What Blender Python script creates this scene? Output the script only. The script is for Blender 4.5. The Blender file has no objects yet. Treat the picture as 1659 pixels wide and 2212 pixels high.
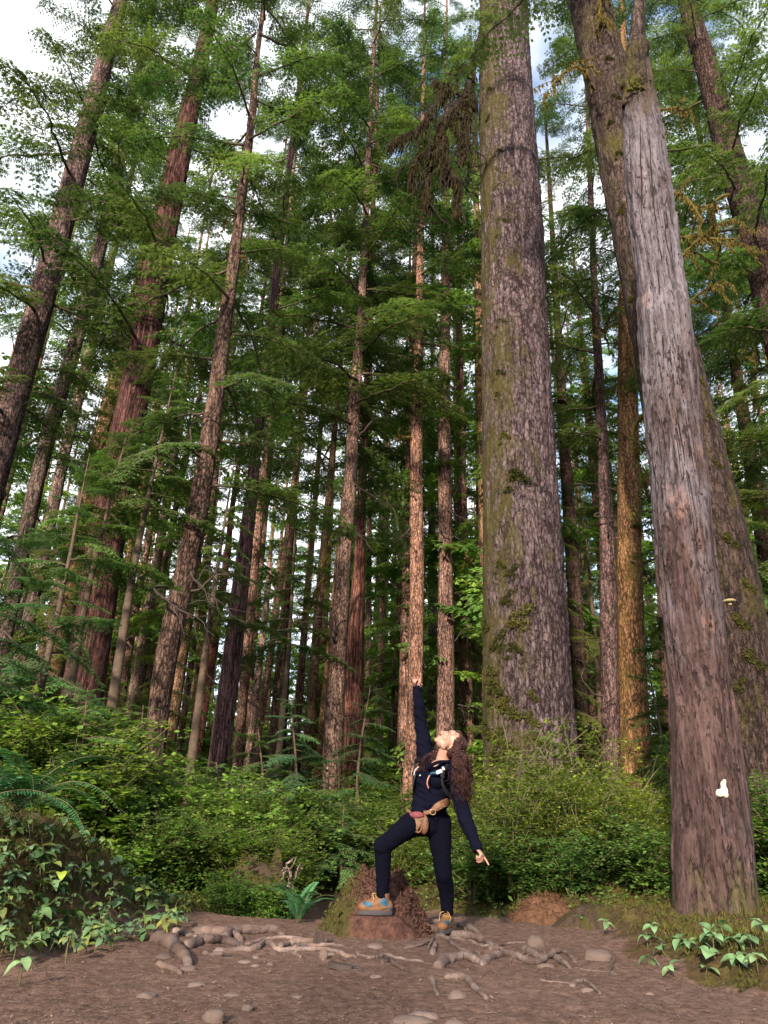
import bpy, math, random
import numpy as np
from mathutils import Vector, Matrix

# ------------------------------------------------------------------ camera
SC = bpy.context.scene
COL = SC.collection
R = math.radians
CAM_H, PITCH, ROLL, LENS = 0.66, R(23.9), R(1.7), 26.0
FP = LENS / 36.0 * 2212.0            # focal length in units of the 1659 x 2212 picture
FWD = Vector((0, math.cos(PITCH), math.sin(PITCH)))
UP0 = Vector((0, -math.sin(PITCH), math.cos(PITCH)))
RT = math.cos(ROLL) * Vector((1, 0, 0)) + math.sin(ROLL) * UP0
UPV = -math.sin(ROLL) * Vector((1, 0, 0)) + math.cos(ROLL) * UP0
CAM = Vector((0, 0, CAM_H))
cd = bpy.data.cameras.new('camera')
cd.sensor_fit = 'VERTICAL'; cd.sensor_height = 36.0; cd.lens = LENS
cd.clip_start = 0.05; cd.clip_end = 1000
cam = bpy.data.objects.new('camera', cd); COL.objects.link(cam)
m3 = Matrix((RT, UPV, -FWD)).transposed()
cam.matrix_world = Matrix.Translation(CAM) @ m3.to_4x4()
SC.camera = cam

# ------------------------------------------------------------------ sky and sun
SUN_EL, SUN_AZ = R(21), R(196)       # azimuth from +Y towards +X: behind the camera, to the right
w = bpy.data.worlds.new('World'); SC.world = w; w.use_nodes = True
nt = w.node_tree; nt.nodes.clear()
out = nt.nodes.new('ShaderNodeOutputWorld')
sky = nt.nodes.new('ShaderNodeTexSky'); sky.sky_type = 'NISHITA'; sky.sun_disc = False
sky.sun_elevation = SUN_EL; sky.sun_rotation = SUN_AZ
bg1 = nt.nodes.new('ShaderNodeBackground'); bg1.inputs[1].default_value = 0.12
bg2 = nt.nodes.new('ShaderNodeBackground'); bg2.inputs[0].default_value = (0.93, 0.96, 1.0, 1); bg2.inputs[1].default_value = 0.66
tc = nt.nodes.new('ShaderNodeTexCoord'); mp = nt.nodes.new('ShaderNodeMapping')
mp.inputs['Scale'].default_value = (1.0, 1.0, 1.6); mp.inputs['Location'].default_value = (0.35, 0.1, 0.0)
nz = nt.nodes.new('ShaderNodeTexNoise'); nz.inputs['Scale'].default_value = 2.3; nz.inputs['Detail'].default_value = 7
rp = nt.nodes.new('ShaderNodeValToRGB'); rp.color_ramp.elements[0].position = 0.36; rp.color_ramp.elements[1].position = 0.50
mx = nt.nodes.new('ShaderNodeMixShader')
L = nt.links.new
L(tc.outputs['Generated'], mp.inputs[0]); L(mp.outputs[0], nz.inputs[0]); L(nz.outputs[0], rp.inputs[0])
L(sky.outputs[0], bg1.inputs[0]); L(rp.outputs[0], mx.inputs[0]); L(bg1.outputs[0], mx.inputs[1]); L(bg2.outputs[0], mx.inputs[2])
L(mx.outputs[0], out.inputs[0])
sl = bpy.data.lights.new('sun', 'SUN'); sl.energy = 4.6; sl.angle = R(3.0); sl.color = (1.0, 0.84, 0.64)
so = bpy.data.objects.new('sun', sl); COL.objects.link(so)
sd = Vector((math.sin(SUN_AZ) * math.cos(SUN_EL), math.cos(SUN_AZ) * math.cos(SUN_EL), math.sin(SUN_EL)))
so.rotation_euler = (-sd).to_track_quat('-Z', 'Y').to_euler(); so.location = sd * 60
vs = SC.view_settings
SC.display_settings.display_device = 'sRGB'
vs.view_transform = 'Standard'; vs.look = 'None'; vs.gamma = 1.0; vs.exposure = 1.68; vs.use_curve_mapping = False
SC.render.engine = 'CYCLES'
cy = SC.cycles
cy.use_denoising = True
cy.max_bounces = 7; cy.diffuse_bounces = 4; cy.glossy_bounces = 2; cy.transmission_bounces = 4; cy.transparent_max_bounces = 4
cy.caustics_reflective = False; cy.caustics_refractive = False
cy.sample_clamp_indirect = 6.0

# ------------------------------------------------------------------ helpers
def U(px, py, Y):
    """point of the place at forward distance Y seen at picture position (px, py)"""
    d = FWD * FP + RT * (px - 829.5) + UPV * (1106 - py)
    return CAM + d * (Y / d.y)

def zc(p):
    return (Vector(p) - CAM).dot(FWD)

def pxm(p):
    """metres per picture unit at point p"""
    return zc(p) / FP

def hash3(ix, iy, iz, seed):
    n = (ix * 374761393 + iy * 668265263 + iz * 2147483647 + seed * 974711) & 0x7fffffff
    n = ((n ^ (n >> 13)) * 1274126177) & 0x7fffffff
    n = ((n ^ (n >> 16)) * 668265263) & 0x7fffffff
    n = n ^ (n >> 15)
    return (n & 0xffff) / 65535.0

def vnoise(p, seed=0):
    p = np.asarray(p, dtype=np.float64)
    i = np.floor(p).astype(np.int64); f = p - i
    f = f * f * (3 - 2 * f)
    x, y, z = i[:, 0], i[:, 1], i[:, 2]
    fx, fy, fz = f[:, 0], f[:, 1], f[:, 2]
    def h(a, b, c): return hash3(x + a, y + b, z + c, seed)
    c00 = h(0,0,0) * (1-fx) + h(1,0,0) * fx
    c10 = h(0,1,0) * (1-fx) + h(1,1,0) * fx
    c01 = h(0,0,1) * (1-fx) + h(1,0,1) * fx
    c11 = h(0,1,1) * (1-fx) + h(1,1,1) * fx
    c0 = c00 * (1-fy) + c10 * fy; c1 = c01 * (1-fy) + c11 * fy
    return c0 * (1-fz) + c1 * fz

def fbm(p, octv=4, seed=0):
    p = np.asarray(p, dtype=np.float64); s = 0; a = 0.5; t = 0
    for o in range(octv):
        s = s + a * vnoise(p * 2**o + 17.3 * o, seed + o); t += a; a *= 0.5
    return s / t

class MB:
    """collects vertices and faces, then links them as one mesh"""
    def __init__(s): s.v = []; s.n = 0; s.q = []; s.t = []; s.qm = []; s.tm = []
    def add(s, verts, quads=None, tris=None, mat=0):
        verts = np.asarray(verts, dtype=np.float32).reshape(-1, 3)
        s.v.append(verts)
        if quads is not None and len(quads):
            quads = np.asarray(quads, dtype=np.int32).reshape(-1, 4) + s.n
            s.q.append(quads); s.qm.append(np.full(len(quads), mat, dtype=np.int32))
        if tris is not None and len(tris):
            tris = np.asarray(tris, dtype=np.int32).reshape(-1, 3) + s.n
            s.t.append(tris); s.tm.append(np.full(len(tris), mat, dtype=np.int32))
        s.n += len(verts)
    def merge(s, o, M=None, mat=None):
        v = np.concatenate(o.v)
        if M is not None:
            m = np.array(M); v = v @ m[:3, :3].T + m[:3, 3]
        base = s.n
        s.v.append(v.astype(np.float32)); s.n += len(v)
        for a, b in zip(o.q, o.qm): s.q.append(a + base); s.qm.append(b if mat is None else np.full_like(b, mat))
        for a, b in zip(o.t, o.tm): s.t.append(a + base); s.tm.append(b if mat is None else np.full_like(b, mat))
    def mesh(s, name, mats=(), smooth=True):
        me = bpy.data.meshes.new(name)
        v = np.concatenate(s.v) if s.v else np.zeros((0, 3), np.float32)
        q = np.concatenate(s.q) if s.q else np.zeros((0, 4), np.int32)
        t = np.concatenate(s.t) if s.t else np.zeros((0, 3), np.int32)
        me.vertices.add(len(v)); me.vertices.foreach_set('co', v.astype(np.float32).ravel())
        nl = len(q) * 4 + len(t) * 3
        me.loops.add(nl); me.loops.foreach_set('vertex_index', np.concatenate([q.ravel(), t.ravel()]).astype(np.int32))
        np_ = len(q) + len(t)
        me.polygons.add(np_)
        st = np.concatenate([np.arange(len(q)) * 4, len(q) * 4 + np.arange(len(t)) * 3]).astype(np.int32)
        me.polygons.foreach_set('loop_start', st)
        mi = np.concatenate([np.concatenate(s.qm) if s.qm else np.zeros(0, np.int32), np.concatenate(s.tm) if s.tm else np.zeros(0, np.int32)]).astype(np.int32)
        me.polygons.foreach_set('material_index', mi)
        me.polygons.foreach_set('use_smooth', np.full(np_, smooth, dtype=bool))
        for m in mats: me.materials.append(m)
        me.update(calc_edges=True); me.validate()
        return me
    # --- shapes
    def tube(s, pts, rad, sides=6, mat=0, noise=0.0, seed=0, flat=1.0, aflat=1.0):
        pts = np.asarray(pts, dtype=np.float64); n = len(pts)
        rad = np.broadcast_to(np.asarray(rad, dtype=np.float64), (n,))
        tg = np.gradient(pts, axis=0); tg /= (np.linalg.norm(tg, axis=1, keepdims=True) + 1e-9)
        ref = np.array([0, 0, 1.0]) if abs(tg[:, 2]).mean() < 0.8 else np.array([1.0, 0, 0])
        a = np.cross(tg, ref); a /= (np.linalg.norm(a, axis=1, keepdims=True) + 1e-9)
        b = np.cross(a, tg)
        ph = np.linspace(0, 2 * math.pi, sides, endpoint=False)
        ring = (aflat * a[:, None, :] * np.cos(ph)[None, :, None] + flat * b[:, None, :] * np.sin(ph)[None, :, None])
        rr = np.repeat(rad[:, None], sides, 1)
        if noise:
            pp = (pts[:, None, :] + ring * rad[:, None, None]).reshape(-1, 3)
            k = 0.6 / max(rad.max(), 1e-4)
            rr = rr * (1 + noise * (fbm(pp * k, 3, seed).reshape(n, sides) - 0.5) * 2)
        v = pts[:, None, :] + ring * rr[:, :, None]
        i = np.arange(n - 1)[:, None] * sides; j = np.arange(sides)[None, :]; j2 = (j + 1) % sides
        q = np.stack([i + j, i + j2, i + sides + j2, i + sides + j], -1).reshape(-1, 4)
        vv = np.concatenate([v.reshape(-1, 3), pts[:1], pts[-1:]])
        c0, c1 = n * sides, n * sides + 1; jj = np.arange(sides); jn = (jj + 1) % sides
        t = np.concatenate([np.stack([jn, jj, np.full(sides, c0)], -1), np.stack([(n-1)*sides + jj, (n-1)*sides + jn, np.full(sides, c1)], -1)])
        s.add(vv, q, t, mat)
    def ellip(s, c, ax, seg=16, mat=0):
        """ellipsoid: ax = three axis vectors (already scaled)"""
        rings = max(6, seg // 2)
        th = np.linspace(0, math.pi, rings + 1); ph = np.linspace(0, 2*math.pi, seg, endpoint=False)
        u = np.stack([np.sin(th)[:, None] * np.cos(ph), np.sin(th)[:, None] * np.sin(ph), np.cos(th)[:, None] + 0 * ph], -1).reshape(-1, 3)
        A = np.array([list(a) for a in ax])
        v = u @ A + np.array(list(c))
        i = np.arange(rings)[:, None] * seg; j = np.arange(seg)[None, :]; j2 = (j + 1) % seg
        s.add(v, np.stack([i + j, i + seg + j, i + seg + j2, i + j2], -1).reshape(-1, 4), mat=mat)
    def box(s, c, ax, mat=0):
        c = np.array(list(c)); A = np.array([list(a) for a in ax])
        sg = np.array([[x, y, z] for z in (-1, 1) for y in (-1, 1) for x in (-1, 1)])
        s.add(sg @ A + c, [[0,2,3,1],[4,5,7,6],[0,1,5,4],[2,6,7,3],[0,4,6,2],[1,3,7,5]], mat=mat)
    def rhombs(s, base, dirs, side, mat=0):
        """leaf-shaped faces: base points, vectors base->tip, half-width vectors"""
        base = np.asarray(base); dirs = np.asarray(dirs); side = np.asarray(side); n = len(base)
        v = np.stack([base, base + 0.45 * dirs + side, base + dirs, base + 0.45 * dirs - side], 1).reshape(-1, 3)
        s.add(v, np.arange(n * 4).reshape(-1, 4), mat=mat)

def link(name, me, parent=None, loc=None):
    o = bpy.data.objects.new(name, me); COL.objects.link(o)
    if parent is not None: o.parent = parent
    if loc is not None: o.location = loc
    return o

def empty(name, loc):
    o = bpy.data.objects.new(name, None); COL.objects.link(o); o.location = loc
    o.empty_display_size = 0.2
    return o

def tag(o, label=None, cat=None, group=None, kind=None):
    if label: o['label'] = label
    if cat: o['category'] = cat
    if group: o['group'] = group
    if kind: o['kind'] = kind
    return o

def ev(me_mods, name):
    """apply modifiers to a temporary object and return the mesh"""
    dg = bpy.context.evaluated_depsgraph_get()
    me = bpy.data.meshes.new_from_object(me_mods.evaluated_get(dg)); me.name = name
    old = me_mods.data
    bpy.data.objects.remove(me_mods); bpy.data.meshes.remove(old)
    return me

def fuse(mb, name, voxel, smooth, mats):
    """fuse overlapping closed shapes into one continuous surface"""
    me = mb.mesh('tmp'); o = bpy.data.objects.new('tmp', me); COL.objects.link(o)
    m = o.modifiers.new('r', 'REMESH'); m.mode = 'VOXEL'; m.voxel_size = voxel
    if smooth:
        k = o.modifiers.new('s', 'SMOOTH'); k.factor = 0.5; k.iterations = smooth
    bpy.context.view_layer.update()
    r = ev(o, name)
    r.materials.clear()
    for x in mats: r.materials.append(x)
    r.polygons.foreach_set('use_smooth', np.ones(len(r.polygons), dtype=bool))
    r.polygons.foreach_set('material_index', np.zeros(len(r.polygons), dtype=np.int32))
    return r

def bez(p, n=12):
    """smooth polyline through points p (Catmull-Rom)"""
    p = [np.array(list(x), dtype=float) for x in p]
    if len(p) == 2: return np.array([p[0] + (p[1]-p[0]) * t for t in np.linspace(0, 1, n)])
    q = [2*p[0]-p[1]] + p + [2*p[-1]-p[-2]]
    o = []
    for i in range(1, len(q) - 2):
        a, b, c, d = q[i-1], q[i], q[i+1], q[i+2]
        for t in np.linspace(0, 1, n, endpoint=False):
            o.append(0.5*((2*b) + (c-a)*t + (2*a-5*b+4*c-d)*t*t + (3*b-a-3*c+d)*t**3))
    o.append(p[-1])
    return np.array(o)

# ------------------------------------------------------------------ materials
class NT:
    def __init__(s, name):
        s.m = bpy.data.materials.new(name); s.m.use_nodes = True
        s.t = s.m.node_tree; s.t.nodes.clear()
        s.out = s.n('ShaderNodeOutputMaterial')
    def n(s, typ, **kw):
        x = s.t.nodes.new(typ)
        for k, v in kw.items(): setattr(x, k, v)
        return x
    def l(s, a, b): s.t.links.new(a, b)
    def coord(s, scale=(1,1,1), out='Object'):
        c = s.n('ShaderNodeTexCoord'); m = s.n('ShaderNodeMapping'); m.inputs['Scale'].default_value = scale
        s.l(c.outputs[out], m.inputs[0]); return m.outputs[0]
    def noise(s, vec, scale, detail=5, rough=0.6, dist=0.0):
        x = s.n('ShaderNodeTexNoise'); x.inputs['Scale'].default_value = scale; x.inputs['Detail'].default_value = detail
        x.inputs['Roughness'].default_value = rough; x.inputs['Distortion'].default_value = dist
        s.l(vec, x.inputs['Vector']); return x.outputs['Fac']
    def vor(s, vec, scale, feature='DISTANCE_TO_EDGE'):
        x = s.n('ShaderNodeTexVoronoi'); x.feature = feature; x.inputs['Scale'].default_value = scale
        s.l(vec, x.inputs['Vector']); return x.outputs['Distance']
    def ramp(s, fac, stops):
        x = s.n('ShaderNodeValToRGB'); e = x.color_ramp.elements
        while len(e) < len(stops): e.new(0.5)
        for k, (p, c) in enumerate(stops):
            e[k].position = p; e[k].color = (c, c, c, 1) if isinstance(c, (int, float)) else (*c, 1)
        s.l(fac, x.inputs[0]); return x.outputs[0]
    def mix(s, fac, a, b, blend='MIX'):
        x = s.n('ShaderNodeMix'); x.data_type = 'RGBA'; x.blend_type = blend
        for sock, v in ((x.inputs[0], fac), (x.inputs[6], a), (x.inputs[7], b)):
            if isinstance(v, (int, float)): sock.default_value = v
            elif isinstance(v, tuple): sock.default_value = (*v, 1)
            else: s.l(v, sock)
        return x.outputs[2]
    def math(s, op, a, b=0.0):
        x = s.n('ShaderNodeMath', operation=op)
        for sock, v in ((x.inputs[0], a), (x.inputs[1], b)):
            if isinstance(v, (int, float)): sock.default_value = v
            else: s.l(v, sock)
        return x.outputs[0]
    def bump(s, h, strength=0.5, dist=0.02):
        x = s.n('ShaderNodeBump'); x.inputs['Strength'].default_value = strength; x.inputs['Distance'].default_value = dist
        s.l(h, x.inputs['Height']); return x.outputs[0]
    def tint(s):
        return s.n('ShaderNodeObjectInfo').outputs['Color']
    def pr(s, col, rough=0.85, nrm=None, spec=0.25):
        b = s.n('ShaderNodeBsdfPrincipled')
        if isinstance(col, tuple): b.inputs['Base Color'].default_value = (*col, 1)
        else: s.l(col, b.inputs['Base Color'])
        b.inputs['Specular IOR Level'].default_value = spec
        if isinstance(rough, (int, float)): b.inputs['Roughness'].default_value = rough
        else: s.l(rough, b.inputs['Roughness'])
        if nrm is not None: s.l(nrm, b.inputs['Normal'])
        s.l(b.outputs[0], s.out.inputs[0]); return b

def bark(name, dark, light, moss=(0.09, 0.085, 0.02), moss_amt=0.0, scale=9.0, stretch=0.22, bd=0.03, fine=1.0, side=None):
    t = NT(name)
    v = t.coord((1, 1, stretch))
    vadd = t.n('ShaderNodeVectorMath', operation='ADD')
    sc_ = t.n('ShaderNodeVectorMath', operation='SCALE'); sc_.inputs['Scale'].default_value = 1.5 / scale
    cn = t.n('ShaderNodeTexNoise'); cn.inputs['Scale'].default_value = scale * 0.8; cn.inputs['Detail'].default_value = 5; cn.inputs['Roughness'].default_value = 0.65
    t.l(v, cn.inputs['Vector']); t.l(cn.outputs['Color'], sc_.inputs[0]); t.l(v, vadd.inputs[0]); t.l(sc_.outputs[0], vadd.inputs[1])
    e = t.vor(vadd.outputs[0], scale)
    plates = t.ramp(e, [(0.0, 0.0), (0.12, 0.55), (0.36, 1.0)])
    v3 = t.coord((1, 1, stretch * 0.45))
    n1 = t.noise(v3, scale * 0.62, 6, 0.68, 0.5)
    fis = t.ramp(t.math('ABSOLUTE', t.math('SUBTRACT', n1, 0.5)), [(0.0, 0.0), (0.045, 0.6), (0.14, 1.0)])
    f2 = t.noise(t.coord((1, 1, 0.6)), scale * 4.5, 6, 0.75)
    f3 = t.noise(t.coord((1, 1, 0.45)), scale * 1.6, 4, 0.7)
    big = t.noise(t.coord((1, 1, 0.3)), 0.8, 4, 0.6)
    n4 = t.noise(t.coord((1, 1, stretch * 0.3)), scale * 0.30, 5, 0.6, 0.6)
    fur = t.ramp(t.math('ABSOLUTE', t.math('SUBTRACT', n4, 0.5)), [(0.0, 0.0), (0.05, 0.7), (0.12, 1.0)])
    h = t.math('ADD', t.math('MULTIPLY', plates, 0.24), t.math('ADD', t.math('MULTIPLY', fis, 0.20), t.math('MULTIPLY', fur, 0.16)))
    h = t.math('ADD', h, t.math('ADD', t.math('MULTIPLY', t.math('SUBTRACT', f2, 0.5), 0.75 * fine), t.math('MULTIPLY', t.math('SUBTRACT', f3, 0.5), 0.55)))
    col = t.mix(t.ramp(h, [(0.20, 0.0), (0.40, 0.36), (0.68, 1.0)]), dark, light)
    col = t.mix(0.8, col, t.ramp(big, [(0.3, (0.62, 0.55, 0.54)), (0.7, (1.18, 1.12, 1.10))]), 'MULTIPLY')
    col = t.mix(1.0, col, t.tint(), 'MULTIPLY')
    lich = t.ramp(t.noise(t.coord((1, 1, 0.7)), scale * 2.6, 5, 0.75), [(0.60, 0.0), (0.70, 1.0)])
    col = t.mix(t.math('MULTIPLY', lich, 0.25), col, (0.36, 0.37, 0.31))
    if moss_amt > 0:
        g = t.noise(t.coord((1, 1, 0.55)), 1.5, 7, 0.78)
        g = t.math('ADD', g, t.math('MULTIPLY', t.math('SUBTRACT', f2, 0.5), 0.35))
        if side is not None:
            sx = t.n('ShaderNodeSeparateXYZ'); c = t.n('ShaderNodeNewGeometry'); t.l(c.outputs['Normal'], sx.inputs[0])
            d = t.math('ADD', t.math('MULTIPLY', sx.outputs[0], side[0]), t.math('MULTIPLY', sx.outputs[1], side[1]))
            g = t.math('ADD', g, t.math('MULTIPLY', d, 0.15))
        mk = t.ramp(g, [(0.64 - 0.3 * moss_amt, 0.0), (0.80 - 0.3 * moss_amt, 0.85)])
        mcol = t.mix(t.ramp(f2, [(0.35, 0.0), (0.65, 1.0)]), tuple(0.3 * x for x in moss), tuple(1.25 * x for x in moss))
        col = t.mix(mk, col, mcol)
    t.pr(col, 0.95, t.bump(h, 1.0, bd), 0.1)
    return t.m

def leafmat(name, c1, c2, trans=0.35, rough=0.5, nscale=0.7, spec=0.3):
    t = NT(name)
    n1 = t.noise(t.coord((1, 1, 1)), nscale, 3)
    rnd = t.n('ShaderNodeObjectInfo').outputs['Random']
    n2 = t.noise(t.coord((1, 1, 1)), 23.0, 2)
    f = t.math('ADD', t.math('MULTIPLY', n1, 0.75), t.math('MULTIPLY', t.math('SUBTRACT', rnd, 0.5), 0.35))
    f = t.math('ADD', f, t.math('MULTIPLY', t.math('SUBTRACT', n2, 0.5), 0.6))
    col = t.mix(t.ramp(f, [(0.15, 0.0), (0.65, 1.0)]), c1, c2)
    col = t.mix(1.0, col, t.tint(), 'MULTIPLY')
    b = t.pr(col, rough, None, spec)
    tr = t.n('ShaderNodeBsdfTranslucent'); t.l(t.mix(0.6, col, (1.05, 1.1, 0.5), 'MULTIPLY'), tr.inputs[0])
    ms = t.n('ShaderNodeMixShader'); ms.inputs[0].default_value = trans
    t.l(b.outputs[0], ms.inputs[1]); t.l(tr.outputs[0], ms.inputs[2]); t.l(ms.outputs[0], t.out.inputs[0])
    return t.m

def plain(name, col, rough=0.7, var=0.25, scale=30, bump=0.0, spec=0.3, bdist=0.003):
    t = NT(name)
    v = t.coord()
    n = t.noise(v, scale, 4)
    c = t.mix(t.ramp(n, [(0.3, 0.0), (0.7, 1.0)]), tuple(x * (1 - var) for x in col), tuple(x * (1 + var) for x in col))
    t.pr(c, rough, t.bump(n, bump, bdist) if bump else None, spec)
    return t.m

M = {}
M['bark_giant'] = bark('spruce_bark', (0.014, 0.009, 0.012), (0.190, 0.155, 0.172), (0.058, 0.052, 0.014), 0.36, 11.0, 0.42, 0.05, 1.0, (-1.0, -0.1))
M['bark'] = bark('conifer_bark', (0.022, 0.015, 0.014), (0.36, 0.275, 0.245), (0.10, 0.085, 0.022), 0.12, 15.0, 0.42, 0.035)
M['bark_rough'] = bark('cedar_bark', (0.014, 0.008, 0.008), (0.185, 0.118, 0.108), (0.09, 0.08, 0.02), 0.05, 14.0, 0.12, 0.05, 0.8)
M['bark_moss'] = bark('mossy_bark', (0.018, 0.013, 0.010), (0.235, 0.178, 0.146), (0.095, 0.074, 0.020), 0.48, 15.0, 0.45, 0.04)
M['bark_dark'] = bark('dark_mossy_bark', (0.014, 0.010, 0.010), (0.13, 0.10, 0.095), (0.07, 0.062, 0.015), 0.42, 14.0, 0.35, 0.05)
def snag_mat():
    t = NT('weathered_wood')
    v = t.coord((1, 1, 0.05)); v2 = t.coord((1, 1, 0.35)); v3 = t.coord((1, 1, 0.5))
    g = t.noise(v, 13, 8, 0.72, 0.6)
    g2 = t.noise(t.coord((1, 1, 0.10)), 55, 5, 0.75, 0.3)
    g3 = t.noise(v3, 30, 5, 0.75)
    big = t.noise(v2, 2.4, 6, 0.7)
    h = t.math('ADD', t.math('MULTIPLY', g, 0.5), t.math('ADD', t.math('MULTIPLY', g2, 0.28), t.math('MULTIPLY', g3, 0.22)))
    silver = t.mix(t.ramp(h, [(0.40, 0.0), (0.58, 1.0)]), (0.018, 0.014, 0.018), (0.125, 0.112, 0.134))
    brown = t.mix(t.ramp(h, [(0.40, 0.0), (0.60, 1.0)]), (0.009, 0.005, 0.005), (0.075, 0.048, 0.048))
    sx = t.n('ShaderNodeSeparateXYZ'); c = t.n('ShaderNodeTexCoord'); t.l(c.outputs['Object'], sx.inputs[0])
    hz = t.math('MULTIPLY', sx.outputs[2], 0.085)
    f = t.ramp(t.math('ADD', hz, t.math('MULTIPLY', t.math('SUBTRACT', big, 0.5), 2.2)), [(0.16, 0.0), (0.62, 1.0)])
    col = t.mix(f, brown, silver)
    pk = t.ramp(t.noise(v3, 2.6, 6, 0.7), [(0.58, 0.0), (0.66, 1.0)])
    col = t.mix(t.math('MULTIPLY', pk, 0.38), col, t.mix(g2, (0.12, 0.06, 0.05), (0.34, 0.21, 0.185)))
    ck = t.noise(t.coord((1, 1, 0.022)), 5.5, 4, 0.6, 0.2)
    crk = t.ramp(t.math('ABSOLUTE', t.math('SUBTRACT', ck, 0.5)), [(0.0, 0.0), (0.012, 1.0)])
    brk = t.ramp(t.noise(t.coord((1, 1, 0.25)), 3.0, 3), [(0.48, 1.0), (0.55, 0.0)])
    crk = t.math('MAXIMUM', crk, brk)
    col = t.mix(t.math('SUBTRACT', 1.0, crk), col, (0.012, 0.008, 0.008))
    pit = t.ramp(t.noise(t.coord((1, 1, 0.30)), 26, 3, 0.6, 0.5), [(0.35, 0.0), (0.43, 1.0)])
    msk = t.ramp(t.noise(v3, 2.1, 4, 0.7), [(0.38, 1.0), (0.54, 0.0)])
    pit = t.math('MAXIMUM', pit, msk)
    col = t.mix(t.math('SUBTRACT', 1.0, pit), col, (0.016, 0.011, 0.010))
    gl = t.ramp(t.math('ADD', t.math('MULTIPLY', sx.outputs[2], -0.45), t.noise(v3, 4, 5, 0.7)), [(0.35, 0.0), (0.60, 0.8)])
    col = t.mix(gl, col, t.mix(g3, (0.02, 0.022, 0.008), (0.085, 0.085, 0.025)))
    dkm = t.n('ShaderNodeMapRange'); dkm.inputs['From Min'].default_value = 9.5; dkm.inputs['From Max'].default_value = 10.3
    t.l(t.math('ADD', sx.outputs[2], t.math('MULTIPLY', t.math('SUBTRACT', t.noise(t.coord((1, 1, .3)), 5, 5, .7), 0.5), 2.4)), dkm.inputs['Value'])
    col = t.mix(dkm.outputs[0], col, t.mix(g3, (0.012, 0.008, 0.008), (0.075, 0.055, 0.045)))
    hh = t.math('ADD', h, t.math('MULTIPLY', t.math('MULTIPLY', crk, pit), 0.7))
    t.pr(col, 0.9, t.bump(hh, 1.0, 0.03), 0.1)
    return t.m
M['snag'] = snag_mat()
M['needle'] = leafmat('hemlock_needles', (0.036, 0.082, 0.026), (0.125, 0.200, 0.050), 0.5, 0.6, 0.6, 0.12)
M['needle_blue'] = leafmat('young_hemlock_needles', (0.036, 0.100, 0.045), (0.105, 0.200, 0.070), 0.45, 0.6, 0.9, 0.12)
M['huckle'] = leafmat('huckleberry_leaves', (0.060, 0.115, 0.022), (0.19, 0.26, 0.045), 0.5, 0.55, 1.6, 0.15)
M['shrub'] = leafmat('shrub_leaves', (0.044, 0.105, 0.024), (0.145, 0.230, 0.050), 0.45, 0.55, 1.3, 0.15)
M['fern'] = leafmat('fern_leaves', (0.020, 0.075, 0.035), (0.06, 0.15, 0.055), 0.3, 0.45, 2.0)
M['broad'] = leafmat('broad_leaves', (0.075, 0.145, 0.065), (0.17, 0.26, 0.12), 0.25, 0.42, 4.0, 0.4)
M['mossleaf'] = leafmat('moss_tufts', (0.024, 0.027, 0.009), (0.075, 0.072, 0.020), 0.2, 0.8, 2.5, 0.05)
M['twig'] = plain('twig_bark', (0.055, 0.038, 0.028), 0.9, 0.4, 12)
M['stem'] = plain('green_stems', (0.07, 0.065, 0.03), 0.8, 0.4, 12)
M['deadwood'] = plain('dead_branch_bark', (0.03, 0.022, 0.02), 0.9, 0.5, 9, 0.5)
M['moss'] = plain('golden_moss', (0.070, 0.055, 0.015), 1.0, 0.55, 28, 1.0, 0.1, 0.02)
# ------------------------------------------------------------------ ground
def sst(a, b, x):
    t = np.clip((x - a) / (b - a), 0, 1); return t * t * (3 - 2 * t)

def trail_edges(y):
    xl = np.interp(y, [0, 3.5, 5.0, 6.2, 7.2, 8.2, 9.5, 12, 15, 20], [-2.0, -1.95, -1.85, -1.72, -1.75, -1.3, -0.9, -0.75, -1.3, -2.5])
    xr = np.interp(y, [0, 3.5, 5.0, 6.0, 7.0, 7.8, 8.6, 9.5, 12, 15, 20], [2.1, 2.05, 1.85, 1.75, 1.9, 1.75, 0.9, -0.35, -0.35, -0.9, -2.1])
    return xl, xr

def hgt0(x, y):
    x = np.asarray(x, dtype=float); y = np.asarray(y, dtype=float)
    xl, xr = trail_edges(y)
    near = 1 - sst(7.0, 8.2, y)
    bank = 0.50 * sst(0.0, 0.75, xl - x) + 0.28 * sst(0.5, 2.2, xl - x)
    z = bank * (near + 0.12 * (1 - near))
    d = np.maximum(0, -x - 1.9 - 0.10 * np.maximum(0, y - 7))
    z = z + 0.17 * np.minimum(d, 22) * sst(5.5, 10, y) + 0.10 * np.minimum(d, 10) * (1 - sst(5.5, 10, y))
    z = z + 0.035 * np.clip(y - 12, 0, 60)
    rb = 0.09 * sst(0.0, 0.5, x - xr) + 0.05 * sst(0.5, 2.2, x - xr)
    z = z + rb * (1 - sst(10, 14, y))
    z = z - 0.22 * sst(7.4, 8.6, y) * (1 - sst(10.5, 14, y)) * (1 - sst(0.2, 1.2, np.abs(x + 0.9)))
    return z

def hgt(x, y):
    x = np.atleast_1d(np.asarray(x, dtype=float)); y = np.atleast_1d(np.asarray(y, dtype=float))
    z = hgt0(x, y)
    p = np.stack([x, y, 0 * x], -1)
    xl, xr = trail_edges(y)
    onp = sst(0.25, -0.25, xl - x) * sst(0.25, -0.25, x - xr)
    z = z + (fbm(p * 0.8, 3, 5) - 0.5) * (0.06 + 0.30 * (1 - onp))
    z = z + (fbm(p * 4.5, 3, 9) - 0.5) * (0.035 + 0.10 * (1 - onp))
    nearmask = np.clip(1 - (y - 9) / 3, 0, 1)
    z = z + (fbm(p * 22, 3, 11) - 0.5) * 0.022 * nearmask
    return z

def H(x, y): return float(hgt(x, y)[0])

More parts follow.
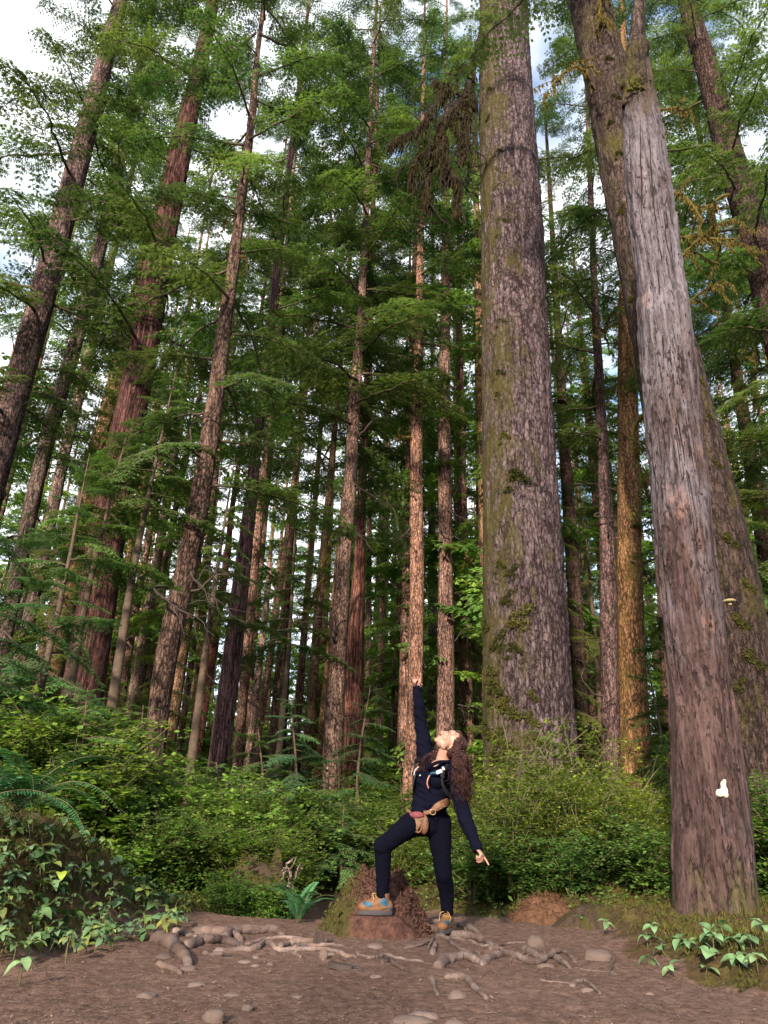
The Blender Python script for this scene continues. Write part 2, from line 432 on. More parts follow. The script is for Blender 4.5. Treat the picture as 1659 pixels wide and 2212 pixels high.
def G(px, py, y0=2.2, y1=40.0):
    """where the line of sight through (px, py) meets the ground"""
    ys = np.concatenate([np.arange(y0, 14, 0.03), np.arange(14, y1, 0.2)])
    d = FWD * FP + RT * (px - 829.5) + UPV * (1106 - py)
    k = ys / d.y
    z = CAM.z + d.z * k; x = d.x * k
    g = hgt(x, ys)
    i = np.argmax(g >= z) if (g >= z).any() else len(ys) - 1
    return Vector((x[i], ys[i], g[i]))

def axis_grid(fine0, fine1, step, far0, far1, grow=1.12):
    a = list(np.arange(fine0, fine1, step)); s = step
    lo = []; x = fine0; s = step
    while x > far0: s *= grow; x -= s; lo.append(x)
    s = step; x = a[-1]; hi = []
    while x < far1: s *= grow; x += s; hi.append(x)
    return np.array(lo[::-1] + a + hi)

gx = axis_grid(-4.2, 4.2, 0.03, -160, 160, 1.10)
gy = axis_grid(3.0, 9.5, 0.03, -40, 260, 1.08)
XX, YY = np.meshgrid(gx, gy)
ZZ = hgt(XX.ravel(), YY.ravel())
mb = MB()
nx, ny = len(gx), len(gy)
i = np.arange(ny - 1)[:, None] * nx; j = np.arange(nx - 1)[None, :]
mb.add(np.stack([XX.ravel(), YY.ravel(), ZZ], -1), np.stack([i + j, i + j + 1, i + nx + j + 1, i + nx + j], -1).reshape(-1, 4))

def ground_mat():
    t = NT('forest_floor')
    v = t.coord()
    at = t.n('ShaderNodeAttribute'); at.attribute_name = 'soil'
    n1 = t.noise(v, 1.3, 5); n2 = t.noise(v, 17, 6, 0.7); n3 = t.noise(v, 70, 4, 0.75)
    dirt = t.mix(t.ramp(n1, [(0.3, 0.0), (0.7, 1.0)]), (0.085, 0.050, 0.039), (0.135, 0.086, 0.069))
    dirt = t.mix(t.ramp(n2, [(0.38, 0.0), (0.62, 1.0)]), t.mix(0.6, dirt, (0.036, 0.021, 0.018)), t.mix(0.35, dirt, (0.17, 0.115, 0.098)))
    dirt = t.mix(t.math('MULTIPLY', t.ramp(n3, [(0.58, 0.0), (0.70, 1.0)]), 0.55), dirt, (0.21, 0.145, 0.12))
    dirt = t.mix(t.math('MULTIPLY', t.ramp(n3, [(0.30, 1.0), (0.40, 0.0)]), 0.6), dirt, (0.025, 0.015, 0.013))
    fl = t.mix(t.ramp(n2, [(0.35, 0.0), (0.65, 1.0)]), (0.030, 0.020, 0.013), (0.085, 0.075, 0.022))
    fl = t.mix(t.ramp(n1, [(0.42, 0.0), (0.6, 1.0)]), (0.055, 0.033, 0.022), fl)
    sel = t.ramp(t.math('ADD', at.outputs['Fac'], t.math('MULTIPLY', t.math('SUBTRACT', n2, 0.5), 0.6)), [(0.4, 0.0), (0.6, 1.0)])
    col = t.mix(sel, fl, dirt)
    h = t.math('ADD', t.math('MULTIPLY', n2, 0.6), t.math('MULTIPLY', n3, 0.4))
    t.pr(col, 0.95, t.bump(h, 1.0, 0.035), 0.08)
    return t.m
M['ground'] = ground_mat()
gme = mb.mesh('forest_ground', [M['ground']])
xl, xr = trail_edges(YY.ravel())
pn = np.stack([XX.ravel(), YY.ravel(), 0 * ZZ], -1)
soil = sst(0.38, -0.05, xl - XX.ravel()) * sst(0.30, -0.10, XX.ravel() - xr + 0.3 * (fbm(pn * 2, 3, 4) - 0.5)) * (1 - sst(17, 20, YY.ravel()))
a = gme.attributes.new('soil', 'FLOAT', 'POINT'); a.data.foreach_set('value', soil.astype(np.float32))
g = link('forest_ground', gme); tag(g, 'brown dirt trail clearing between mossy banks and rising forest floor', None, None, 'structure')

# ------------------------------------------------------------------ boughs and branches
def bough_mesh(name, seed, Lb=4.0, nb=22, sub=0.11, leaf=0.15, wid=0.026, droop=0.09, mats=None, dens=3, wood=True):
    rs = np.random.RandomState(seed); mb = MB()
    n = 14; t = np.linspace(0, 1, n)
    wob = np.cumsum(rs.normal(0, 0.05, n)); wob2 = np.cumsum(rs.normal(0, 0.03, n))
    limb = np.stack([Lb * t, wob * Lb * 0.25, Lb * (0.10 * t - droop * 3.2 * t**2) + wob2 * Lb * 0.2], -1)
    if wood: mb.tube(limb, np.linspace(0.045, 0.006, n) * Lb / 4 * 1.1, 5, 0)
    B, D, S = [], [], []
    def sprig(p, d, ln, up):
        s = np.cross(d, up); s /= np.linalg.norm(s) + 1e-9
        B.append(p); D.append(d * ln); S.append(s * wid * (0.7 + 0.6 * rs.rand()))
    for k in range(nb):
        tt = 0.10 + 0.90 * (k + rs.rand() * 0.8) / nb
        f = tt * (n - 1); i0 = min(int(f), n - 2); p0 = limb[i0] + (limb[i0+1] - limb[i0]) * (f - i0)
        for sgn in (1, -1):
            if rs.rand() < 0.12: continue
            ln = Lb * (0.34 * (1 - tt)**0.8 + 0.07) * (0.55 + 0.7 * rs.rand()) * min(1.0, 0.35 + 2.2 * tt)
            ang = sgn * R(48 + 22 * rs.rand())
            m = max(4, int(ln / sub)); s = np.linspace(0, 1, m)
            dx, dy = math.cos(ang), math.sin(ang)
            sag = (0.18 + 0.35 * rs.rand()) * ln
            curve = np.stack([p0[0] + dx * ln * s, p0[1] + dy * ln * s, p0[2] + 0.05 * ln * s - sag * s**2], -1)
            if wood: mb.tube(curve[::max(1, m // 4)] if m > 4 else curve, 0.007 * Lb / 4, 3, 0)
            tg = np.gradient(curve, axis=0); tg /= np.linalg.norm(tg, axis=1, keepdims=True)
            for q in range(m):
                for s2 in (1, -1):
                    if rs.rand() < 0.08: continue
                    up = np.array([rs.normal(0, 0.16), rs.normal(0, 0.16), 1.0])
                    side = np.cross(up, tg[q]) * s2; side /= np.linalg.norm(side) + 1e-9
                    l2 = leaf * (0.7 + 0.6 * rs.rand()) * (1.25 - 0.65 * s[q])
                    d = tg[q] * (0.55 + 0.25 * rs.rand()) + side * 0.85; d[2] -= 0.16 + 0.22 * rs.rand(); d /= np.linalg.norm(d)
                    sprig(curve[q], d, l2, up)
                    if dens > 1:
                        pl = np.cross(up, d); pl /= np.linalg.norm(pl) + 1e-9
                        for fr in ((0.25, 0.5, 0.75) if dens > 3 else (0.35, 0.7) if dens == 3 else (0.5,)):
                            for s3 in (1, -1):
                                d2 = d * 0.75 + pl * s3 * 0.62 + rs.normal(0, 0.10, 3); d2[2] -= 0.10; d2 /= np.linalg.norm(d2)
                                sprig(curve[q] + d * l2 * fr, d2, l2 * (0.62 - 0.3 * fr), up)
    mb.rhombs(B, D, S, 1)
    return mb.mesh(name, mats or [M['twig'], M['needle']])

BOUGH = [bough_mesh('bough', 100 + k, 4.0, 20 + k % 3 * 3, 0.13, 0.22, 0.0165, 0.07 + 0.025 * (k % 4), None, 4) for k in range(7)]
FINE = [bough_mesh('bough', 200 + k, 2.0, 20, 0.075, 0.115, 0.0115, 0.07 + 0.03 * (k % 3), [M['twig'], M['needle_blue']], 4) for k in range(4)]

def dead_branch_mesh(seed, moss=False):
    rs = np.random.RandomState(seed); mb = MB()
    def br(p, d, ln, r, lev):
        n = max(4, int(ln / 0.12)); pts = [np.array(p)]; d = np.array(d, float)
        for k in range(n):
            d = d + rs.normal(0, 0.22, 3) + np.array([0, 0, -0.03 if lev < 2 else -0.10]); d /= np.linalg.norm(d)
            pts.append(pts[-1] + d * ln / n)
        pts = np.array(pts); rad = np.linspace(r, r * 0.3, n + 1)
        mb.tube(pts, rad, 5, 0, 0.3, seed)
        if moss and lev < 2:
            mb.tube(pts + np.array([0, 0, 0.2 * r]), np.linspace(r * 1.15, r * 0.7, n + 1) * (0.7 + 0.6 * rs.rand(n + 1)), 6, 1, 0.6, seed + 3)
            k = int(ln * 150); ii = rs.randint(0, n, k); b = pts[ii] + rs.normal(0, r * 0.7, (k, 3))
            dd = np.stack([rs.normal(0, 0.03, k), rs.normal(0, 0.03, k), -(0.05 + 0.22 * rs.rand(k)**2)], -1)
            mb.rhombs(b, dd, rs.normal(0, 0.010, (k, 3)), 1)
        if lev < 2:
            for k in range(2 if lev else 5):
                q = rs.randint(n // 3, n); dd = pts[q] - pts[q-1]; dd /= np.linalg.norm(dd)
                br(pts[q], dd + rs.normal(0, 0.6, 3), ln * (0.3 + 0.3 * rs.rand()), rad[q] * 0.6, lev + 1)
    br((0, 0, 0), (1, 0, 0.1), 2.2, 0.045, 0)
    return mb.mesh('dead_branch', [M['deadwood'], M['moss']])
DEAD = [dead_branch_mesh(300 + k) for k in range(4)]
MOSSY = [dead_branch_mesh(320 + k, True) for k in range(4)]

# ------------------------------------------------------------------ trees
def trunk_mesh(pts, rad, sides, step, amp, seed, mat, flare=0.3, fl_h=0.9, kz=0.25, kk=9.0, flute=0.05, plate=0.0):
    pts = np.array([list(p) for p in pts]); z0 = pts[:, 2]
    zs = np.arange(z0[0], z0[-1], step); zs = np.append(zs, z0[-1])
    ax = np.stack([np.interp(zs, z0, pts[:, 0]), np.interp(zs, z0, pts[:, 1]), zs], -1)
    # smooth the axis a little
    if len(zs) > 30:
        k = max(3, int(1.6 / step)); ker = np.ones(k) / k
        for c in (0, 1):
            e = np.pad(ax[:, c], (k, k), mode='reflect', reflect_type='odd'); ax[:, c] = np.convolve(e, ker, 'same')[k:-k]
    rr = np.interp(zs, z0, rad)
    rr = rr * (1 + flare * np.exp(-(zs - zs[0] - 0.3) / (fl_h * 0.6)).clip(0, 2.2))
    ph = np.linspace(0, 2 * math.pi, sides, endpoint=False)
    c, s = np.cos(ph), np.sin(ph)
    n = len(zs)
    cx = (c[None, :] * rr[:, None]); sx = (s[None, :] * rr[:, None])
    P = np.stack([cx, sx, np.repeat(zs[:, None] * kz, sides, 1)], -1).reshape(-1, 3)
    d = 0
    if amp:
        ridge = 1 - np.abs(2 * vnoise(P * kk, seed) - 1)
        ridge2 = 1 - np.abs(2 * vnoise(P * kk * 2.1 + 9, seed + 1) - 1)
        d = amp * (ridge * 0.65 + ridge2 * 0.35 - 0.6) + 0.5 * amp * (fbm(P * np.array([1, 1, 4]) * kk * 1.6, 2, seed + 2) - 0.5)
    if plate: d = d + plate * (sst(0.42, 0.50, fbm(P * np.array([1, 1, 2.2]) * 3.2, 4, seed + 31)) + 0.8 * sst(0.50, 0.56, fbm(P * np.array([1, 1, 1.2]) * 6.5, 3, seed + 37)) - 0.9)
    lowf = fbm(np.stack([np.tile(c, n) * 1.3, np.tile(s, n) * 1.3, np.repeat(zs * 0.12, sides)], -1), 2, seed + 5) - 0.5
    base = np.exp(-(zs - zs[0]) / fl_h)
    lob = (np.sin(ph * 5 + seed)[None, :] * 0.5 + np.sin(ph * 3 + 2 * seed)[None, :] * 0.5) * base[:, None] * flare * 0.55
    r2 = rr[:, None] * (1 + flute * 2 * lowf.reshape(n, sides) + lob) + (d.reshape(n, sides) * np.minimum(1, rr / max(rr[0], 1e-3) * 1.6)[:, None] if amp else 0)
    v = np.stack([ax[:, 0][:, None] + c * r2, ax[:, 1][:, None] + s * r2, np.repeat(zs[:, None], sides, 1)], -1).reshape(-1, 3)
    i = np.arange(n - 1)[:, None] * sides; j = np.arange(sides)[None, :]; j2 = (j + 1) % sides
    mb = MB(); mb.add(v, np.stack([i + j, i + j2, i + sides + j2, i + sides + j], -1).reshape(-1, 4))
    top = np.array([[ax[-1, 0], ax[-1, 1], zs[-1] + rr[-1] * 0.5]]); b = (n - 1) * sides
    mb.v.append(top.astype(np.float32)); jj = np.arange(sides)
    mb.t.append(np.stack([b + jj, b + (jj + 1) % sides, np.full(sides, mb.n)], -1).astype(np.int32)); mb.tm.append(np.zeros(sides, np.int32)); mb.n += 1
    return mb.mesh('trunk', [mat])

RNG = random.Random(7)
NOBJ = [0]
def tree(D, pts, label, mat='bark', tint=(1, 1, 1), Ht=42, sides=28, step=0.25, amp=0.03, boughs=None, dead=0, mossy=0, name='conifer_tree',
         top_r=0.04, flare=0.28, plate=0.0, group=None, kk=9.0, kz=0.25, seed=None, ntint=(1, 1, 1), dead_h=(3, 14), moss_h=(6, 22), sink=0.25, lean=0.0, bmesh_set=None, ext=True):
    """a tree from its outline: pts = (x, y, width) picture measures of the trunk, lowest first, at forward distance D"""
    seed = seed if seed is not None else RNG.randint(0, 9999)
    rs = random.Random(seed)
    W = [U(x, y, D) for x, y, _ in pts]
    if lean:
        for k, p in enumerate(W):
            W[k] = U(pts[k][0], pts[k][1], D + lean * p.z)
    Rd = [0.5 * wd * pxm(p) for (x, y, wd), p in zip(pts, W)]
    zz = np.array([p.z for p in W]); xx = np.array([p.x for p in W]); yy = np.array([p.y for p in W])
    # extend to the ground and up
    if len(W) > 1:
        k = min(2, len(W) - 1)
        sx = (xx[k] - xx[0]) / (zz[k] - zz[0]); sy = (yy[k] - yy[0]) / (zz[k] - zz[0])
        sr = (Rd[k] - Rd[0]) / (zz[k] - zz[0])
        ux = (xx[-1] - xx[0]) / (zz[-1] - zz[0]); uy = (yy[-1] - yy[0]) / (zz[-1] - zz[0])
    else: sx = sy = ux = uy = sr = 0
    gz = H(xx[0], yy[0])
    for _ in range(3):
        bx, by = xx[0] + sx * (gz - zz[0]), yy[0] + sy * (gz - zz[0]); gz = H(bx, by)
    zb = gz - sink
    root = empty(name, (bx, by, gz)); tag(root, label, 'tree', group)
    ax = [Vector((xx[0] + sx * (zb - zz[0]), yy[0] + sy * (zb - zz[0]), zb))] + W
    rd = [min(Rd[0] * 1.25, max(Rd[0], Rd[0] + min(sr, 0) * (zb - zz[0])))] + Rd
    if ext and Ht > zz[-1] + 1:
        ax.append(Vector((xx[-1] + ux * (Ht - zz[-1]), yy[-1] + uy * (Ht - zz[-1]), Ht))); rd.append(top_r)
    base = Vector((bx, by, gz))
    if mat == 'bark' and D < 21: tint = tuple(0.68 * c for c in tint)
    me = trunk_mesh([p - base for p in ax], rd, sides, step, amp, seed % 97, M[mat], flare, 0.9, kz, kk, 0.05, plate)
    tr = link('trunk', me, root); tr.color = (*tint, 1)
    AZ = np.array([p.z for p in ax]); AX = np.array([p.x for p in ax]); AY = np.array([p.y for p in ax])
    def at(z): return Vector((np.interp(z, AZ, AX), np.interp(z, AZ, AY), z)) - base, float(np.interp(z, AZ, rd))
    zt = AZ[-1]
    def put(kind, me, z, az, s, pitch, roll=0.0, tint=(1, 1, 1)):
        p, r = at(z)
        o = link(kind, me, root)
        o.location = p + Vector((math.cos(az), math.sin(az), 0)) * r * 0.7
        o.rotation_euler = (roll, pitch, az); o.scale = (s, s, s); o.color = (*tint, 1); NOBJ[0] += 1
        return o
    if boughs:
        n, h0, h1, l0, l1 = boughs[:5]
        gold = 2.39996; a0 = rs.random() * 6.28
        h1 = min(h1, zt - 0.3)
        for k in range(n):
            f = (k + rs.random() * 0.9) / n
            z = h0 + (h1 - h0) * f
            g = (z - h0) / max(zt - h0, 1)
            ln = (l1 * (1 - g) ** 0.7 + l0 * g) * (0.65 + 0.6 * rs.random())
            bs = bmesh_set or BOUGH
            br = 0.75 + 0.55 * rs.random()
            wv = 0.92 + 0.25 * rs.random()
            put('bough', rs.choice(bs), z, a0 + gold * k + rs.uniform(-0.5, 0.5), ln / (2.0 if bs is FINE else 4.0), R(rs.uniform(-6, 22)) - 0.30 * g, rs.uniform(-0.3, 0.3),
                (ntint[0] * br * wv, ntint[1] * br, ntint[2] * br))
    for k in range(dead):
        z = rs.uniform(*dead_h)
        put('dead_branch', rs.choice(DEAD), z, rs.uniform(0, 6.28), rs.uniform(0.3, 0.9), R(rs.uniform(-20, 30)))
    for k in range(mossy):
        z = rs.uniform(*moss_h)
        put('mossy_branch', rs.choice(MOSSY), z, rs.uniform(0, 6.28), rs.uniform(0.3, 0.8), R(rs.uniform(-15, 30)))
    return root, at, put

PUR, RED, GRY, GLD, PNK_LIT, PAL, DRK, BRN = (0.95, 0.9, 1.0), (0.85, 0.66, 0.68), (0.95, 0.97, 1.02), (1.3, 1.12, 0.8), (1.6, 1.32, 1.22), (2.4, 2.3, 2.35), (0.5, 0.42, 0.42), (1.0, 0.9, 0.85)  # the pink tint paints warm sunlight onto the bark

# the giant spruce
giant, g_at, g_put = tree(17.0, [(1146, 1644, 200), (1136, 1444, 186), (1130, 1244, 173), (1122, 1047, 159), (1116, 847, 147), (1110, 647, 136), (1106, 500, 130), (1094, 250, 115), (1086, 0, 99)],
    'giant grey-purple spruce trunk with mossy left side standing behind the person', 'bark_giant', (1, 0.97, 1.0), 46, 200, 0.05, 0.075, (12, 37, 46, 2.5, 5.0), seed=11, flare=0.16, kk=4.6, kz=0.28, name='spruce_tree')
# moss pads on the giant
def moss_pad_mesh(seed):
    rs = np.random.RandomState(seed); mb = MB()
    n = 900
    cl = rs.normal(0, 1, (7, 3)) * np.array([0.01, 0.13, 0.10]); ii = rs.randint(0, 7, n)
    b = cl[ii] + rs.normal(0, 1, (n, 3)) * np.array([0.03, 0.07, 0.035]); b[:, 0] = np.abs(b[:, 0]) * 1.2
    d = rs.normal(0, 0.022, (n, 3)) + np.array([0.022, 0, -0.028])
    mb.rhombs(b, d, rs.normal(0, 0.0085, (n, 3)), 1)
    return mb.mesh('moss_pad', [M['moss'], M['mossleaf']])
PADS = [moss_pad_mesh(k) for k in range(3)]
def pad(at, root, px, py, s, D, rot=0):
    s = s * 0.8
    """moss cushion on the bark where the line of sight meets the trunk"""
    z = U(px, py, D).z
    for _ in range(4):
        p, r = at(z); c = p + root.location
        q = U(px, py, c.y - r * 0.9); dx = max(-0.97, min(0.97, (q.x - c.x) / r)); z = q.z
    az = -math.acos(dx) 
    o = link('moss_pad', PADS[int(px + py) % 3], root); o['kind'] = 'stuff'
    o.location = p + Vector((math.cos(az) * r * 0.99, math.sin(az) * r * 0.99, 0)); o.rotation_euler = (0, 0, az); o.scale = (s, s, s)
for (px, py, s) in [(1110, 1032, 1.5), (1088, 940, .8), (1078, 800, .8), (1075, 845, 0.6), (1080, 690, .7), (1070, 720, .6), (1076, 325, .7), (1072, 360, .6), (1085, 470, .8), (1075, 400, .6), (1077, 505, .6), (1130, 1335, 1.5),
                    (1100, 1290, .9), (1085, 1380, 1.2), (1105, 1400, .9), (1070, 1480, 1.3), (1100, 1520, 1.4), (1150, 1500, .7), (1145, 1550, .9), (1090, 1590, 1.5), (1160, 1595, .8), (1065, 1440, 1.0), (1056, 1330, .9), (1053, 100, .6), (1060, 180, .7), (1058, 240, .6), (1110, 1235, .9), (1080, 1215, .8), (1060, 1560, 1.2), (1075, 1640, 1.4), (1060, 1720, 1.3), (1070, 1800, 1.3)]:
    pad(g_at, giant, px, py, s, 17.0)
# hanging broken limb on the giant's left side
M['limb'] = plain('dark_limb_bark', (0.016, 0.012, 0.011), 0.95, 0.5, 9, 0.5, 0.05); M['limb_moss'] = plain('brown_limb_moss', (0.020, 0.016, 0.009), 1.0, 0.6, 20, 0.5, 0.05)
def hanging_limb():
    rs = np.random.RandomState(5); mb = MB(); o = Vector(giant.location)
    Y = 16.6
    def path(pp, r0, r1, mo=False, dy=0.0):
        P = [U(x, y, Y + dy + rs.normal(0, 0.12)) - o for x, y in pp]
        c = bez(P, 6); n = len(c); c[:, 0] += np.cumsum(rs.normal(0, 0.012, n)); c[:, 2] += np.cumsum(rs.normal(0, 0.01, n))
        mb.tube(c, np.linspace(r0, r1, n) * 0.95 * (0.85 + 0.3 * rs.rand(n)), 7, 0, 0.5, 3)
        if mo: mb.tube(c + np.array([0.03, -0.05, 0]), np.linspace(r0, r1, n) * 0.5, 6, 1, 0.7, 8)
        if r0 > 0.05:
            q = int(n * 62); ii = rs.randint(0, n, q); b = c[ii] + rs.normal(0, r0 * 0.5, (q, 3)); dd = np.stack([rs.normal(0, .05, q), rs.normal(0, .05, q), -(0.06 + 0.45 * rs.rand(q) ** 2)], -1)
            mb.rhombs(b, dd, rs.normal(0, 0.012, (q, 3)), 1)
        return c
    path([(1046, 60), (1030, 110), (1018, 160), (1008, 215)], 0.14, 0.10)
    path([(1020, 165), (1010, 150), (990, 146), (978, 165), (985, 190)], 0.12, 0.12)
    path([(985, 160), (965, 185), (940, 175)], 0.12, 0.05); path([(972, 180), (955, 205), (930, 240), (905, 280), (860, 300), (830, 322)], 0.11, 0.02)
    path([(1005, 200), (985, 230), (960, 260), (958, 300), (962, 350), (968, 385)], 0.15, 0.06, True)
    path([(962, 300), (945, 330), (928, 360), (925, 420), (932, 455)], 0.12, 0.04, True)
    path([(962, 345), (975, 380), (992, 390), (996, 420), (994, 460)], 0.12, 0.04, True)
    path([(958, 260), (940, 310), (912, 335), (895, 360), (890, 400)], 0.08, 0.02); path([(1012, 180), (1020, 215), (1030, 225)], 0.13, 0.06)
    path([(1015, 190), (1012, 240), (1018, 270)], 0.09, 0.02); path([(1002, 215), (1000, 260), (1006, 290), (1004, 340)], 0.08, 0.02, True)
    path([(990, 225), (975, 260), (990, 290), (995, 320)], 0.06, 0.015); path([(940, 330), (915, 340)], 0.05, 0.02); path([(993, 440), (1008, 480), (1000, 500)], 0.04, 0.012)
    path([(930, 440), (950, 470), (980, 490)], 0.035, 0.01); path([(1030, 225), (1030, 300), (1036, 340)], 0.05, 0.02); path([(1004, 330), (1015, 370), (1034, 380)], 0.04, 0.015)
    for k in range(75):
        x, y = rs.uniform(870, 1035), rs.uniform(170, 400)
        path([(x, y), (x + rs.normal(0, 12), y + 25), (x + rs.normal(-6, 22), y + rs.uniform(40, 85))], 0.03, 0.006)
    lo = link('hanging_limb', mb.mesh('hanging_limb', [M['limb'], M['limb_moss']]), giant)
    tag(lo, 'broken dark limb hanging down with mossy twigs')
hanging_limb()

# the dead silver snag and the mossy tree behind it
snag, s_at, s_put = tree(7.25, [(1542, 1900, 160), (1538, 1809, 156), (1532, 1659, 146), (1511, 1494, 128), (1490, 1294, 124), (1484, 1247, 121), (1469, 1047, 115), (1451, 847, 109), (1429, 647, 102), (1411, 500, 91), (1385, 250, 74), (1374, 175, 60), (1374, 110, 42)],
    'dead grey barkless snag with long cracks and a white bracket at right', 'snag', (1, 1, 1), 9.5, 180, 0.025, 0.034, None, seed=21, flare=0.10, kk=11, kz=0.10, plate=0.026, name='dead_snag', sink=0.3, top_r=0.2, ext=False)
def snag_top():
    rs = np.random.RandomState(2); mb = MB(); o = Vector(snag.location)
    P = [U(x, y, 7.16) - o for x, y in [(1372, 200), (1374, 160), (1376, 110), (1378, 40), (1380, -40), (1382, -120)]]
    c = bez(P, 8); mb.tube(c, np.interp(np.linspace(0, 1, len(c)), [0, .2, .4, .6, 1], [.15, .165, .15, .10, .06]), 16, 0, 0.5, 4)
    for (x0, y0, x1, y1, r) in [(1352, 190, 1346, 120, .07), (1346, 150, 1338, 112, .04), (1394, 150, 1402, 95, .06), (1360, 140, 1354, 100, .05)]:
        cc = bez([U(x0, y0 + 40, 7.2) - o, U(x0, y0, 7.2) - o, U(x1, y1, 7.25) - o], 5); mb.tube(cc, np.linspace(r, 0.012, len(cc)), 7, 0, 0.4, 3)
    lo = link('broken_top', mb.mesh('broken_top', [M['bark_dark']]), snag); tag(lo, 'dark splintered top of the snag')
    mb = MB()
    for (x, y, s) in [(1372, 175, .10), (1362, 190, .07), (1384, 190, .06)]:
        p = U(x, y, 7.02) - o; mb.ellip(p, ((s, 0, 0), (0, s * .7, 0), (0, 0, s * .6)), 10)
    n = 160; b = np.array(list(U(1371, 182, 6.98) - o)) + rs.normal(0, 1, (n, 3)) * np.array([.1, .03, .07]); mb.rhombs(b, rs.normal(0, .03, (n, 3)) + np.array([0, 0, -.03]), rs.normal(0, .008, (n, 3)), 0)
    link('moss_pad', mb.mesh('moss_pad', [M['mossleaf']]), snag)
    # deep drying cracks: thin dark fissures set into the wood
    mb = MB()
    def crack(pp, wpx):
        P = []
        for x, y in pp:
            z = U(x, y, 7.0).z
            for _ in range(4):
                p, r = s_at(z); cc = p + o; q = U(x, y, cc.y - r * 0.95); z = q.z
            dx = max(-.95, min(.95, (q.x - cc.x) / r)); P.append(p + Vector((dx * r, -math.sqrt(1 - dx * dx) * r * 1.005, 0)))
        c = bez(P, 8); n = len(c); c[:, 0] += rs.normal(0, 0.004, n)
        ww = wpx * 0.5 * pxm(U(pp[0][0], pp[0][1], 7)) * np.sin(np.linspace(0.25, math.pi - 0.1, n)).clip(0.1)
        mb = MB(); mb.tube(c, ww, 6, 0, 0.4, 3); link('crack', mb.mesh('crack', [t.m]), snag)
    t = NT('crack_shade_wood'); t.pr((0.012, 0.009, 0.008), 1.0)
    crack([(1445, 870), (1437, 790), (1432, 705), (1426, 640), (1419, 560)], 5); crack([(1437, 800), (1435, 740), (1432, 690)], 7)
    crack([(1393, 520), (1390, 420), (1386, 330), (1384, 250)], 4); crack([(1415, 480), (1409, 400), (1402, 290)], 3); crack([(1371, 450), (1368, 350), (1365, 250)], 3)
    crack([(1476, 1250), (1470, 1150), (1463, 1050)], 3); crack([(1524, 1920), (1528, 1840), (1523, 1740), (1520, 1690)], 3); crack([(1497, 1790), (1496, 1740), (1518, 1738)], 3); crack([(1594, 1660), (1606, 1661)], 3)
    # knot holes and chips
    mb = MB()
    for k in range(60):
        y = rs.uniform(480, 1700); f = rs.uniform(-0.85, 0.85)
        xx = np.interp(-y, [-1809, -1494, -1247, -847, -500], [1538, 1511, 1484, 1451, 1411]); hw = np.interp(-y, [-1809, -1494, -1247, -847, -500], [78, 64, 60, 54, 45])
        z = U(xx, y, 7.0).z
        for _ in range(3): p, r = s_at(z); z = U(xx, y, (p + o).y - r).z
        a = math.asin(f); q = p + Vector((math.sin(a), -math.cos(a), 0)) * r * 0.995
        s = rs.uniform(0.004, 0.011); tv = Vector((math.cos(a), math.sin(a), 0))
        mb.ellip(q, (tv * s, Vector((math.sin(a), -math.cos(a), 0)) * 0.006, Vector((0, 0, s * rs.uniform(1, 3.5)))), 8)
    link('worm_hole', mb.mesh('worm_hole', [t.m]), snag)['kind'] = 'stuff'
    s_put('dead_branch', DEAD[1], 3.4, R(20), 0.16, 0.2)
snag_top()

mtree, m_at, m_put = tree(11.5, [(1628, 1694, 190), (1580, 1444, 178), (1534, 1200, 165), (1490, 1000, 150), (1446, 800, 132), (1402, 600, 116), (1346, 350, 104), (1306, 150, 92), (1270, 0, 82)],
    'dark mossy leaning trunk half hidden behind the grey snag', 'bark_dark', (1.0, 0.95, 0.95), 34, 110, 0.06, 0.06, (12, 19, 33, 2, 4), mossy=9, seed=33, moss_h=(8, 20), kk=6, kz=0.3, name='spruce_tree')
for (px, py, s) in [(1572, 1165, 1.0), (1612, 1260, .8), (1595, 1340, .9), (1620, 1420, 1.1), (1600, 1480, .7), (1545, 1000, .7), (1527, 900, .6), (1310, 130, .7), (1330, 210, .7), (1300, 60, .7), (1335, 330, .7), (1350, 440, .8), (1515, 820, .6), (1318, 260, .6), (1366, 620, .6)]:
    pad(m_at, mtree, px, py, s * 0.75, 11.5)

